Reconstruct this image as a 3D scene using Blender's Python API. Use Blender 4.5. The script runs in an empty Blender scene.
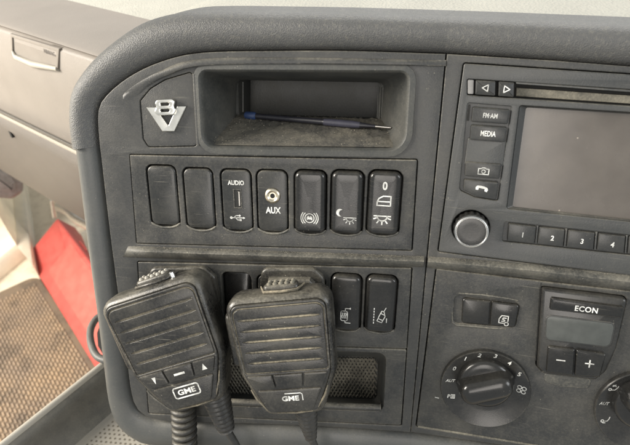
import bpy, bmesh, math, random
from mathutils import Vector, Matrix
random.seed(7)
sc = bpy.context.scene
COL = sc.collection
R = math.radians

# ------------------------------------------------------------------ camera
FPX, CX, CY = 520.0, 315.0, 222.5            # focal length / centre in photo pixels
LEAN = R(20)                                 # the fascia leans back 20 degrees
_dn = Vector((292 - CX, 1870 - CY, FPX))
_a = -3650 - CX
_dl = Vector((_a, -((292 - CX) * _a + FPX * FPX) / (1870 - CY), FPX))
EU = -_dl.normalized(); EV = -_dn.normalized(); EN = EU.cross(EV)
O0 = Vector((0, 0, 0.70))                    # centre of the switch fascia, 0.7 m above the cab floor
AU = Vector((1, 0, 0)); AV = Vector((0, math.sin(LEAN), math.cos(LEAN))); AN = Vector((0, -math.cos(LEAN), math.sin(LEAN)))


def wdir(c):                                 # camera-space (right, down, forward) to world direction
    return AU * c.dot(EU) + AV * c.dot(EV) + AN * c.dot(EN)


def ray(x, y):
    return wdir(Vector((x - CX, y - CY, FPX)))


CAM = O0 - ray(270, 220) / FPX * (0.71e-3 * FPX)
cd = bpy.data.cameras.new('camera')
co = bpy.data.objects.new('camera', cd); COL.objects.link(co)
cr, cu, cb = wdir(Vector((1, 0, 0))), wdir(Vector((0, -1, 0))), wdir(Vector((0, 0, -1)))
co.matrix_world = Matrix(((cr.x, cu.x, cb.x, CAM.x), (cr.y, cu.y, cb.y, CAM.y), (cr.z, cu.z, cb.z, CAM.z), (0, 0, 0, 1)))
cd.sensor_width = 36; cd.lens = 36 * FPX / 630
cd.clip_start = 0.01; cd.clip_end = 50
cd.dof.use_dof = True; cd.dof.focus_distance = 0.375; cd.dof.aperture_fstop = 12
sc.camera = co

# ------------------------------------------------------------------ light: daylight through the cab windows, plus one added rear lamp
w = bpy.data.worlds.new('World'); sc.world = w; w.use_nodes = True
bg = w.node_tree.nodes['Background']
bg.inputs[0].default_value = (0.90, 0.94, 0.94, 1); bg.inputs[1].default_value = 0.60


def area(name, loc, target, sx, sy, power, col):
    l = bpy.data.lights.new(name, 'AREA'); l.shape = 'RECTANGLE'; l.size = sx; l.size_y = sy
    l.energy = power; l.color = col
    o = bpy.data.objects.new(name, l); COL.objects.link(o)
    o.location = loc; o.rotation_euler = (Vector(target) - Vector(loc)).to_track_quat('-Z', 'Y').to_euler()
    return o


area('windscreen_light', (0.35, 1.15, 1.75), (0.0, 0.25, 0.85), 2.0, 0.8, 24, (1.0, 0.98, 0.93))
area('side_window_light', (-1.35, -0.25, 1.30), (-0.85, 0.6, 0.1), 0.9, 0.6, 68, (1.0, 0.93, 0.83))
area('rear_fill_light', (-0.02, -1.5, 1.22), (0.1, 0, 0.7), 0.55, 0.9, 8.5, (1.0, 0.93, 0.86))  # added lamp behind the camera: fill, and a gradient on the radio screen
area('driver_window_light', (1.5, -0.5, 1.5), (0.1, 0, 0.7), 0.9, 0.7, 13, (0.96, 0.98, 1.0))
sc.view_settings.view_transform = 'Standard'; sc.view_settings.look = 'None'
sc.view_settings.exposure = 0.0; sc.view_settings.gamma = 1.0
sc.view_settings.use_curve_mapping = False
sc.render.engine = 'CYCLES'


# ------------------------------------------------------------------ materials
def newmat(name):
    m = bpy.data.materials.new(name); m.use_nodes = True
    nt = m.node_tree; return m, nt, nt.nodes['Principled BSDF']


def noise(nt, pos, scale, detail=4, rough=0.55):
    n = nt.nodes.new('ShaderNodeTexNoise'); n.inputs['Scale'].default_value = scale
    n.inputs['Detail'].default_value = detail; n.inputs['Roughness'].default_value = rough
    nt.links.new(pos, n.inputs['Vector']); return n.outputs['Fac']


def maprange(nt, x, a, b, c=0.0, d=1.0):
    n = nt.nodes.new('ShaderNodeMapRange'); n.inputs[1].default_value = a; n.inputs[2].default_value = b
    n.inputs[3].default_value = c; n.inputs[4].default_value = d; n.clamp = True
    nt.links.new(x, n.inputs[0]); return n.outputs[0]


def mth(nt, op, a, b):
    n = nt.nodes.new('ShaderNodeMath'); n.operation = op; n.use_clamp = False
    for i, v in enumerate((a, b)):
        if isinstance(v, (int, float)): n.inputs[i].default_value = v
        else: nt.links.new(v, n.inputs[i])
    return n.outputs[0]


def mixc(nt, f, a, b):
    n = nt.nodes.new('ShaderNodeMix'); n.data_type = 'RGBA'
    if isinstance(f, (int, float)): n.inputs[0].default_value = f
    else: nt.links.new(f, n.inputs[0])
    for i, v in ((6, a), (7, b)):
        if isinstance(v, tuple): n.inputs[i].default_value = (*v, 1)
        else: nt.links.new(v, n.inputs[i])
    return n.outputs[2]


DUST = (0.32, 0.295, 0.235)


def dusty(name, base, rough=0.5, film=0.1, settle=0.5, grain=900, gstr=0.15, spec=0.5, metal=0.0, dust=DUST, speck=0.5, upr=(0.45, 0.95), edge=0.0, erad=0.0014, scratch=0.0):
    """plastic with an uneven film of dust, more of it settled on faces that look up"""
    m, nt, p = newmat(name)
    g = nt.nodes.new('ShaderNodeNewGeometry'); pos = g.outputs['Position']
    big = maprange(nt, noise(nt, pos, 38, 6, 0.62), 0.40, 0.72)
    fine = maprange(nt, noise(nt, pos, 620, 3, 0.6), 0.42, 0.75)
    sp = nt.nodes.new('ShaderNodeTexVoronoi'); sp.inputs['Scale'].default_value = 330
    nt.links.new(pos, sp.inputs['Vector'])
    dots = mth(nt, 'MULTIPLY', maprange(nt, sp.outputs['Distance'], 0.16, 0.05), maprange(nt, noise(nt, pos, 75, 2), 0.55, 0.68))
    sx = nt.nodes.new('ShaderNodeSeparateXYZ'); nt.links.new(g.outputs['Normal'], sx.inputs[0])
    up = maprange(nt, sx.outputs['Z'], upr[0], upr[1])
    f = mth(nt, 'MULTIPLY', mth(nt, 'ADD', mth(nt, 'MULTIPLY', big, 0.75), mth(nt, 'MULTIPLY', fine, 0.45)), film)
    f = mth(nt, 'ADD', f, mth(nt, 'MULTIPLY', mth(nt, 'MULTIPLY', up, settle), mth(nt, 'ADD', mth(nt, 'MULTIPLY', big, 0.7), mth(nt, 'ADD', mth(nt, 'MULTIPLY', fine, 0.35), 0.15))))
    f = mth(nt, 'ADD', f, mth(nt, 'MULTIPLY', dots, speck))
    if edge:
        bv = nt.nodes.new('ShaderNodeBevel'); bv.samples = 4; bv.inputs['Radius'].default_value = erad
        vd = nt.nodes.new('ShaderNodeVectorMath'); vd.operation = 'DOT_PRODUCT'
        nt.links.new(bv.outputs[0], vd.inputs[0]); nt.links.new(g.outputs['Normal'], vd.inputs[1])
        em = maprange(nt, vd.outputs['Value'], 0.995, 0.88)
        pt = mth(nt, 'MULTIPLY', maprange(nt, noise(nt, pos, 120, 4, 0.7), 0.42, 0.66), mth(nt, 'ADD', mth(nt, 'MULTIPLY', fine, 0.8), 0.25))
        f = mth(nt, 'ADD', f, mth(nt, 'MULTIPLY', mth(nt, 'MULTIPLY', em, pt), edge))
    if scratch:
        for rot_, sc_ in ((0.5, 1.0), (-0.9, 1.4), (0.05, 0.8)):
            mp = nt.nodes.new('ShaderNodeMapping'); mp.inputs['Rotation'].default_value = (0, rot_, 0.2)
            mp.inputs['Scale'].default_value = (42 * sc_, 42 * sc_, 1500 * sc_); nt.links.new(pos, mp.inputs['Vector'])
            sl = maprange(nt, noise(nt, mp.outputs[0], 1.0, 1, 0.4), 0.70, 0.78)
            sl = mth(nt, 'MULTIPLY', sl, maprange(nt, noise(nt, pos, 22 * sc_, 2), 0.48, 0.62))
            f = mth(nt, 'ADD', f, mth(nt, 'MULTIPLY', sl, scratch))
    f = mth(nt, 'MINIMUM', f, 0.95)
    nt.links.new(mixc(nt, f, base, dust), p.inputs['Base Color'])
    r = mth(nt, 'ADD', mth(nt, 'MULTIPLY', f, 0.4), rough)
    r = mth(nt, 'ADD', r, mth(nt, 'MULTIPLY', mth(nt, 'SUBTRACT', big, 0.5), 0.1))
    nt.links.new(r, p.inputs['Roughness'])
    p.inputs['Specular IOR Level'].default_value = spec; p.inputs['Metallic'].default_value = metal
    if gstr:
        b = nt.nodes.new('ShaderNodeBump'); b.inputs['Strength'].default_value = gstr; b.inputs['Distance'].default_value = 0.0004
        nt.links.new(noise(nt, pos, grain, 2, 0.5), b.inputs['Height']); nt.links.new(b.outputs[0], p.inputs['Normal'])
    return m


def plain(name, col, rough=0.5, metal=0.0, spec=0.5, lo=0.78):
    m, nt, p = newmat(name)
    g = nt.nodes.new('ShaderNodeNewGeometry')
    v = maprange(nt, noise(nt, g.outputs['Position'], 140, 5), 0.3, 0.62 if lo < 0.5 else 0.75, lo, 1.08)
    hs = nt.nodes.new('ShaderNodeHueSaturation'); hs.inputs['Color'].default_value = (*col, 1)
    nt.links.new(v, hs.inputs['Value']); nt.links.new(hs.outputs[0], p.inputs['Base Color'])
    p.inputs['Roughness'].default_value = rough; p.inputs['Metallic'].default_value = metal
    p.inputs['Specular IOR Level'].default_value = spec
    return m


def grainy(name, col, rough, scale, dist, strength=0.8, var=0.12, mottled=(0, 0, 0), mot=0.0):
    """soft-touch moulding: leather-like cells"""
    m, nt, p = newmat(name)
    g = nt.nodes.new('ShaderNodeNewGeometry'); pos = g.outputs['Position']
    vo = nt.nodes.new('ShaderNodeTexVoronoi'); vo.inputs['Scale'].default_value = scale
    nt.links.new(pos, vo.inputs['Vector'])
    h = mth(nt, 'ADD', vo.outputs['Distance'], mth(nt, 'MULTIPLY', noise(nt, pos, scale * 0.6, 3), 0.9))
    b = nt.nodes.new('ShaderNodeBump'); b.inputs['Strength'].default_value = strength; b.inputs['Distance'].default_value = dist
    nt.links.new(h, b.inputs['Height']); nt.links.new(b.outputs[0], p.inputs['Normal'])
    v = maprange(nt, noise(nt, pos, 25, 6, 0.6), 0.3, 0.7, 1 - var, 1 + var)
    hs = nt.nodes.new('ShaderNodeHueSaturation'); nt.links.new(v, hs.inputs['Value'])
    if mot:
        f = mth(nt, 'MULTIPLY', maprange(nt, noise(nt, pos, 400, 4, 0.7), 0.5, 0.75), mot)
        nt.links.new(mixc(nt, f, col, mottled), hs.inputs['Color'])
    else: hs.inputs['Color'].default_value = (*col, 1)
    nt.links.new(hs.outputs[0], p.inputs['Base Color']); p.inputs['Roughness'].default_value = rough
    return m


M = {}
M['fascia'] = dusty('fascia_plastic', (0.039, 0.040, 0.040), 0.43, 0.10, 0.4, 1100, 0.25, spec=0.38, edge=0.9, scratch=0.18)
M['insert'] = dusty('insert_plastic', (0.030, 0.031, 0.031), 0.42, 0.16, 0.6, 1100, 0.25, spec=0.38, edge=1.0, scratch=0.2)
M['rim'] = dusty('rim_plastic', (0.064, 0.067, 0.066), 0.44, 0.08, 0.2, 1300, 0.2, scratch=0.15, edge=0.3)
M['ledge'] = dusty('ledge_plastic', (0.038, 0.039, 0.037), 0.50, 0.34, 0.22, 800, 0.3, upr=(0.3, 0.8), edge=0.7, speck=0.8)
M['gap'] = plain('gap_black', (0.012, 0.012, 0.011), 0.8)
M['switch'] = dusty('switch_plastic', (0.011, 0.011, 0.011), 0.24, 0.04, 0.12, 1400, 0.06, speck=0.35, edge=0.25, erad=0.0008, scratch=0.12)
M['blank'] = dusty('blank_plastic', (0.018, 0.019, 0.019), 0.36, 0.08, 0.35, 1400, 0.15, edge=0.7, scratch=0.25)
M['button'] = dusty('button_plastic', (0.027, 0.028, 0.028), 0.36, 0.07, 0.25, 1400, 0.12, speck=0.3, edge=0.4, erad=0.0007)
M['radio'] = dusty('radio_plastic', (0.042, 0.044, 0.044), 0.42, 0.07, 0.35, 1100, 0.2, edge=0.6, erad=0.001, scratch=0.18)
M['knob'] = dusty('knob_plastic', (0.012, 0.012, 0.012), 0.22, 0.02, 0.05, 1400, 0.03, speck=0.25)
M['dial'] = dusty('dial_plastic', (0.018, 0.018, 0.018), 0.28, 0.07, 0.1, 1400, 0.06, speck=0.4, edge=0.3)
M['mic'] = dusty('microphone_plastic', (0.011, 0.011, 0.011), 0.30, 0.22, 0.34, 1200, 0.2, speck=0.7, edge=0.75, erad=0.0018, scratch=0.25)
M['micface'] = dusty('microphone_face', (0.013, 0.013, 0.013), 0.32, 0.12, 0.15, 1200, 0.2, speck=0.6, edge=0.45, erad=0.0008, scratch=0.3)
M['groove'] = dusty('dusty_groove', (0.05, 0.047, 0.038), 0.8, 0.75, 0.4, 900, 0.6, dust=(0.36, 0.31, 0.22), speck=0.7)
M['groovefull'] = dusty('dust_packed_groove', (0.11, 0.10, 0.075), 0.85, 0.95, 0.4, 900, 0.6, dust=(0.60, 0.52, 0.37), speck=0.8)
M['dustlip'] = dusty('dust_deposit', (0.09, 0.085, 0.07), 0.85, 0.75, 0.4, 900, 0.6, dust=(0.30, 0.275, 0.215), speck=0.3)
M['cable'] = dusty('cable_rubber', (0.018, 0.018, 0.018), 0.42, 0.10, 0.35, 900, 0.2)
M['grit'] = plain('grit', (0.25, 0.225, 0.175), 0.9)
M['print'] = plain('white_print', (0.74, 0.74, 0.70), 0.6, lo=0.35)
M['chrome'] = plain('worn_chrome', (0.86, 0.84, 0.78), 0.26, 1.0)
M['silver'] = plain('silver_ring', (0.74, 0.74, 0.72), 0.28, 1.0)
M['brass'] = plain('socket_metal', (0.78, 0.70, 0.55), 0.3, 1.0)
M['pocket'] = dusty('pocket_plastic', (0.044, 0.046, 0.044), 0.55, 0.16, 0.0, 900, 0.3)
M['pfloor'] = dusty('pocket_floor', (0.045, 0.044, 0.040), 0.85, 0.62, 0.05, 500, 0.8, dust=(0.21, 0.19, 0.145), speck=0.6)
M['roll'] = grainy('soft_grey_roll', (0.088, 0.088, 0.086), 0.52, 1300, 0.0004, 0.6, 0.10, (0.19, 0.18, 0.15), 0.5)
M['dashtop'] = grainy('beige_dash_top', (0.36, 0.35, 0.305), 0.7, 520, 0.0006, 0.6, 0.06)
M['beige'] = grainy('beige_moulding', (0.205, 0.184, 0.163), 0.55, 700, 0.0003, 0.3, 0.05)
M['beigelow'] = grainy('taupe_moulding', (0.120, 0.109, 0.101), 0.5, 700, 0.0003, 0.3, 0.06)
M['cream'] = grainy('cream_moulding', (0.86, 0.81, 0.69), 0.5, 300, 0.0003, 0.3, 0.08)
M['red'] = dusty('red_case', (0.44, 0.062, 0.052), 0.5, 0.14, 0.1, 500, 0.3, dust=(0.50, 0.26, 0.20), speck=0.25, edge=0.6, erad=0.004, scratch=0.3)
M['redpale'] = dusty('pale_red_panel', (0.46, 0.085, 0.068), 0.55, 0.18, 0.1, 500, 0.3, dust=(0.52, 0.28, 0.21), speck=0.25, scratch=0.3)
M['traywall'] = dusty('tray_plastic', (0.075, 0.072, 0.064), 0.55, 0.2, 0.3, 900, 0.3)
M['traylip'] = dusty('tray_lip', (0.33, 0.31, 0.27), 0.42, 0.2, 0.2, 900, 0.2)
M['orange'] = plain('orange_sticker', (0.75, 0.42, 0.10), 0.5)
M['greytrim'] = plain('grey_trim', (0.24, 0.235, 0.23), 0.45)
M['metal'] = plain('dull_steel', (0.55, 0.52, 0.48), 0.35, 1.0)
M['blue'] = plain('blue_pen_cap', (0.022, 0.045, 0.12), 0.55)
M['penbody'] = plain('dark_pen_body', (0.02, 0.02, 0.026), 0.4)
M['pengrip'] = plain('slate_pen_grip', (0.045, 0.045, 0.065), 0.5)
M['lcd'] = plain('grey_display', (0.075, 0.08, 0.075), 0.3)


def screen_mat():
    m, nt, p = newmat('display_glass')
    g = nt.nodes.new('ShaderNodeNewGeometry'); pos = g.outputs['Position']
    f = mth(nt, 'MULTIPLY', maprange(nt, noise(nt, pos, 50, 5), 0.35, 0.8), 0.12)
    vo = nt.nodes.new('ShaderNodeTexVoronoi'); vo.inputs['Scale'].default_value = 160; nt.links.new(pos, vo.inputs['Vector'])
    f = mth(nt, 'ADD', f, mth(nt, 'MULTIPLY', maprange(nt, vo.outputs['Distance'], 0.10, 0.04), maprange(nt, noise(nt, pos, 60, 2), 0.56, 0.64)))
    nt.links.new(mixc(nt, f, (0.085, 0.074, 0.064), (0.32, 0.28, 0.23)), p.inputs['Base Color'])  # warm brown base stands in for the beige reflection on the screen
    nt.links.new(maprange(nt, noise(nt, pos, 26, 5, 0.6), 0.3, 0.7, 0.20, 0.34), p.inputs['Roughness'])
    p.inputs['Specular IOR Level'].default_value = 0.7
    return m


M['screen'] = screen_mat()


def cells_mat(name, c1, c2, dirt, rough=0.8):
    m, nt, p = newmat(name)
    g = nt.nodes.new('ShaderNodeNewGeometry'); pos = g.outputs['Position']
    v = maprange(nt, noise(nt, pos, 7, 6, 0.65), 0.35, 0.68)
    d = mth(nt, 'MULTIPLY', maprange(nt, noise(nt, pos, 18, 8, 0.7), 0.48, 0.62), 0.75)
    gr = mth(nt, 'MULTIPLY', maprange(nt, noise(nt, pos, 420, 3, 0.7), 0.58, 0.72), 0.6)
    c = mixc(nt, gr, mixc(nt, d, mixc(nt, v, c1, c2), dirt), tuple(min(1, x * 1.5) for x in c2))
    nt.links.new(c, p.inputs['Base Color']); p.inputs['Roughness'].default_value = rough
    return m


M['mat'] = cells_mat('rubber_mat_base', (0.13, 0.10, 0.075), (0.18, 0.132, 0.085), (0.08, 0.064, 0.048))
M['matrib'] = cells_mat('rubber_mat_rib', (0.22, 0.17, 0.128), (0.36, 0.255, 0.155), (0.13, 0.10, 0.075))
M['floor'] = cells_mat('cab_floor', (0.55, 0.49, 0.39), (0.64, 0.57, 0.45), (0.40, 0.33, 0.25))
M['liner'] = dusty('tray_liner', (0.26, 0.245, 0.215), 0.8, 0.3, 0.2, 700, 0.5)
M['linerhole'] = plain('liner_dimple', (0.13, 0.115, 0.09), 0.9)
M['net'] = dusty('net_cord', (0.05, 0.047, 0.038), 0.8, 0.8, 0.5, 900, 0.6)


# ------------------------------------------------------------------ frames and mesh helpers
class Frame:
    def __init__(s, o, u, v, n, k=1.0): s.o, s.u, s.v, s.n = Vector(o), u.normalized() * k, v.normalized() * k, n.normalized() * k

    def W(s, u, v, w=0.0): return s.o + s.u * u + s.v * v + s.n * w

    def px(s, x, y, w=0.0):
        r = ray(x, y); t = (w - (CAM - s.o).dot(s.n)) / r.dot(s.n); q = CAM + r * t - s.o
        return (q.dot(s.u), q.dot(s.v))

    def P(s, x, y, w=0.0): return s.W(*s.px(x, y, w), w)

    def poly(s, pts, w=0.0): return [s.px(x, y, w) for x, y in pts]


def hit(x, y, p0, n):
    r = ray(x, y); return CAM + r * ((Vector(p0) - CAM).dot(n) / r.dot(n))


def onz(x, y, z): return hit(x, y, (0, 0, z), Vector((0, 0, 1)))


LF = Frame(O0, AU, AV, AN)                            # left fascia
su = LF.px(430, 240)[0]
TH = R(6)                                             # the radio side turns 6 degrees towards the driver
RF = Frame(LF.W(su, 0, 0), AU * math.cos(TH) + AN * math.sin(TH), AV, AN * math.cos(TH) - AU * math.sin(TH))
WL = {}


def link(o, parent, loc):
    COL.objects.link(o); WL[o] = Vector(loc)
    o.parent = parent
    o.location = Vector(loc) - (WL[parent] if parent else Vector((0, 0, 0)))
    return o


def tag(o, label, cat=None, group=None, kind=None):
    if label: o['label'] = label
    if cat: o['category'] = cat
    if group: o['group'] = group
    if kind: o['kind'] = kind
    return o


def thing(name, label, cat, loc, group=None, kind=None):
    return tag(link(bpy.data.objects.new(name, None), None, loc), label, cat, group, kind)


def put(name, verts, faces, mat, parent=None, smooth=35, capflat=False):
    vs = [Vector(v) for v in verts]
    lo = Vector([min(v[i] for v in vs) for i in range(3)]); hi = Vector([max(v[i] for v in vs) for i in range(3)])
    c = (lo + hi) / 2
    me = bpy.data.meshes.new(name); me.from_pydata([v - c for v in vs], [], faces)
    bm = bmesh.new(); bm.from_mesh(me); bmesh.ops.remove_doubles(bm, verts=bm.verts, dist=1e-6); bmesh.ops.recalc_face_normals(bm, faces=bm.faces); bm.to_mesh(me); bm.free()
    me.materials.append(M[mat])
    if smooth:
        tot = sum(p.area for p in me.polygons) * 0.045
        me.polygons.foreach_set('use_smooth', [len(p.vertices) < 7 and not (capflat and p.area > tot) for p in me.polygons]); me.set_sharp_from_angle(angle=R(smooth))
    return link(bpy.data.objects.new(name, me), parent, c)


def rpoly(pts, r, seg=5):
    """polygon with rounded corners"""
    n = len(pts); out = []
    rs = r if isinstance(r, (list, tuple)) else [r] * n
    for i in range(n):
        p, a, b = Vector(pts[i]), Vector(pts[i - 1]), Vector(pts[(i + 1) % n])
        da, db = (a - p), (b - p); la, lb = da.length, db.length; da /= la; db /= lb
        ang = math.acos(max(-1, min(1, da.dot(db))))
        if rs[i] <= 0 or ang > R(176): out.append(tuple(p)); continue
        t = min(rs[i] / math.tan(ang / 2), 0.48 * la, 0.48 * lb); rr = t * math.tan(ang / 2)
        c = p + (da + db).normalized() * (rr / math.sin(ang / 2))
        s0 = (p + da * t) - c; s1 = (p + db * t) - c
        a0 = math.atan2(s0.y, s0.x); d = math.atan2(s1.y, s1.x) - a0
        d = (d + math.pi) % (2 * math.pi) - math.pi
        for k in range(seg + 1):
            q = a0 + d * k / seg; out.append((c.x + rr * math.cos(q), c.y + rr * math.sin(q)))
    return out


def rect(cx, cy, w_, h_, r=0.0, rot=0.0, seg=5):
    p = [(-w_ / 2, -h_ / 2), (w_ / 2, -h_ / 2), (w_ / 2, h_ / 2), (-w_ / 2, h_ / 2)]
    p = rpoly(p, r, seg) if r else p
    c, s = math.cos(rot), math.sin(rot)
    return [(cx + x * c - y * s, cy + x * s + y * c) for x, y in p]


def ell(cx, cy, rx, ry=None, n=40, a0=0.0):
    ry = ry or rx
    return [(cx + rx * math.cos(a0 + 2 * math.pi * k / n), cy + ry * math.sin(a0 + 2 * math.pi * k / n)) for k in range(n)]


def plate(name, fr, loops, w0, w1, bev, mat, parent=None, seg=2, smooth=35):
    """flat moulding cut from 2-D loops (first = outline, rest = holes), with rounded edges"""
    cu_ = bpy.data.curves.new('c', 'CURVE'); cu_.dimensions = '2D'; cu_.fill_mode = 'BOTH'
    S = 1000.0
    for lp in loops:
        sp = cu_.splines.new('POLY'); sp.points.add(len(lp) - 1); sp.use_cyclic_u = True
        for i, (x, y) in enumerate(lp): sp.points[i].co = (x * S, y * S, 0, 1)
    b = min(bev, (w1 - w0) / 2 * 0.98)
    cu_.extrude = max(((w1 - w0) / 2 - b) * S, 0.0); cu_.bevel_depth = b * S; cu_.offset = -b * S; cu_.bevel_resolution = seg
    ob = bpy.data.objects.new('c', cu_); me = bpy.data.meshes.new_from_object(ob)
    bm = bmesh.new(); bm.from_mesh(me); bmesh.ops.remove_doubles(bm, verts=bm.verts, dist=0.002)
    me2 = bpy.data.meshes.new('t'); bm.to_mesh(me2); bm.free()
    mid = (w0 + w1) / 2
    vs = [fr.W(v.co.x / S, v.co.y / S, mid + v.co.z / S) for v in me2.vertices]
    fs = [tuple(p.vertices) for p in me2.polygons]
    bpy.data.objects.remove(ob); bpy.data.curves.remove(cu_); bpy.data.meshes.remove(me); bpy.data.meshes.remove(me2)
    return put(name, vs, fs, mat, parent, smooth)


def loft(name, loops, mat, parent=None, cap0=False, cap1=False, closed=True, smooth=35, capflat=False):
    n = len(loops[0]); vs = [v for l in loops for v in l]; fs = []
    for i in range(len(loops) - 1):
        for k in range(n if closed else n - 1):
            k2 = (k + 1) % n
            fs.append((i * n + k, i * n + k2, (i + 1) * n + k2, (i + 1) * n + k))
    if cap0: fs.append(tuple(range(n)))
    if cap1: fs.append(tuple((len(loops) - 1) * n + k for k in range(n)))
    return put(name, vs, fs, mat, parent, smooth, capflat)


def inset(lp, d):
    """move a loop inwards by d; corners rounder than d allows collapse to a point"""
    n = len(lp)
    ar = sum(lp[i][0] * lp[(i + 1) % n][1] - lp[(i + 1) % n][0] * lp[i][1] for i in range(n))
    sg = 1 if ar > 0 else -1
    ed = []                                           # unit edge directions, edge i runs i -> i+1
    for i in range(n):
        t = Vector(lp[(i + 1) % n]) - Vector(lp[i]); ed.append(t.normalized() if t.length > 1e-9 else None)
    for i in range(n):
        if ed[i] is None: ed[i] = ed[i - 1] if ed[i - 1] is not None else ed[(i + 1) % n]

    def off(i, k):                                    # offset lines of edges i and k meet
        p1 = Vector(lp[i]) + Vector((-ed[i].y, ed[i].x)) * d * sg; p2 = Vector(lp[k]) + Vector((-ed[k].y, ed[k].x)) * d * sg
        den = ed[i].x * ed[k].y - ed[i].y * ed[k].x
        if abs(den) < 1e-4: return Vector(lp[k]) + Vector((-ed[k].y, ed[k].x)) * d * sg
        q = p2 - p1; t = (q.x * ed[k].y - q.y * ed[k].x) / den
        return p1 + ed[i] * t
    out = [off(i - 1, i) for i in range(n)]
    for _ in range(3):
        bad = [(out[(i + 1) % n] - out[i]).dot(ed[i]) < -1e-9 for i in range(n)]
        if not any(bad) or all(bad): break
        i = 0
        while bad[i]: i += 1
        st = i; k = 0
        while k < n:
            e = (st + k) % n
            if bad[e]:
                r = 0
                while bad[(e + r) % n]: r += 1
                q = off(e - 1, (e + r) % n)
                for m_ in range(r + 1): out[(e + m_) % n] = q.copy()
                k += r
            else: k += 1
    return [(q.x, q.y) for q in out]


def dome(name, fr, lp, levels, mat, parent=None, smooth=40):
    """solid built of inset copies of one outline: levels = [(inset, w), ...] from the back to the front"""
    loops = [[fr.W(x, y, w_) for x, y in inset(lp, d)] for d, w_ in levels]
    return loft(name, loops, mat, parent, True, True, True, smooth, True)


def tube(name, path, radii, mat, parent=None, seg=12, smooth=60):
    path = [Vector(p) for p in path]; n = len(path)
    if not isinstance(radii, (list, tuple)): radii = [radii] * n
    loops = []; ref = None
    for i in range(n):
        t = (path[min(i + 1, n - 1)] - path[max(i - 1, 0)]).normalized()
        if ref is None:
            ref = t.cross(Vector((0.31, 0.2, 0.93)))
            if ref.length < 1e-3: ref = t.cross(Vector((1, 0, 0)))
        ref = (ref - t * ref.dot(t)).normalized(); bi = t.cross(ref)
        loops.append([path[i] + (ref * math.cos(2 * math.pi * k / seg) + bi * math.sin(2 * math.pi * k / seg)) * radii[i] for k in range(seg)])
    return loft(name, loops, mat, parent, True, True, True, smooth)


def spline(pts, n=8):
    """Catmull-Rom through points (any dimension)"""
    P = [Vector(p) for p in pts]; out = []
    for i in range(len(P) - 1):
        p0 = P[i - 1] if i else P[0] * 2 - P[1]; p1, p2 = P[i], P[i + 1]
        p3 = P[i + 2] if i + 2 < len(P) else P[-1] * 2 - P[-2]
        for k in range(n):
            t = k / n
            out.append(0.5 * ((2 * p1) + (p2 - p0) * t + (2 * p0 - 5 * p1 + 4 * p2 - p3) * t * t + (3 * p1 - p0 - 3 * p2 + p3) * t ** 3))
    out.append(P[-1]); return out


class Tilt:
    """a 2-D drawing board on a frame: origin at a point, rotated and scaled (unit = 1 mm)"""
    def __init__(s, fr, c, rot=0.0, w=0.0, k=1.0): s.fr, s.c, s.r, s.w, s.k = fr, c, rot, w, k; s.wf = None

    def W(s, x, y):
        p = s(x, y); return s.fr.W(p[0], p[1], s.wf(*p) if s.wf else s.w)

    def __call__(s, x, y):
        x *= 1e-3 * s.k; y *= 1e-3 * s.k; a, b = math.cos(s.r), math.sin(s.r)
        return (s.c[0] + x * a - y * b, s.c[1] + x * b + y * a)


def strokes(name, T, lines, wd, mat='print', parent=None, fills=()):
    """printed line drawing: ribbons wd millimetres wide, plus filled polygons"""
    vs, fs = [], []
    h = wd / 2
    for ln in lines:
        for (x0, y0), (x1, y1) in zip(ln[:-1], ln[1:]):
            d = Vector((x1 - x0, y1 - y0)); L = d.length
            if L < 1e-6: continue
            d /= L; nx, ny = -d.y * h, d.x * h; ex, ey = d.x * h * 0.6, d.y * h * 0.6
            q = [(x0 - ex + nx, y0 - ey + ny), (x0 - ex - nx, y0 - ey - ny), (x1 + ex - nx, y1 + ey - ny), (x1 + ex + nx, y1 + ey + ny)]
            i = len(vs); vs += [T.W(*p) for p in q]; fs.append((i, i + 1, i + 2, i + 3))
    for f in fills:
        i = len(vs); vs += [T.W(*p) for p in f]; fs.append(tuple(range(i, i + len(f))))
    # a hair of thickness
    n = len(vs); th = T.fr.n * 0.00006
    v2 = [v - th for v in vs]
    f2 = list(fs)
    for f in fs:
        for a, b in zip(f, f[1:] + f[:1]): f2.append((b, a, a + n, b + n))
        f2.append(tuple(a + n for a in reversed(f)))
    return put(name, vs + v2, f2, mat, parent, 0)


def arc(cx, cy, r, a0, a1, n=12, ry=None):
    ry = ry or r
    return [(cx + r * math.cos(R(a0 + (a1 - a0) * k / n)), cy + ry * math.sin(R(a0 + (a1 - a0) * k / n))) for k in range(n + 1)]


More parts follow.
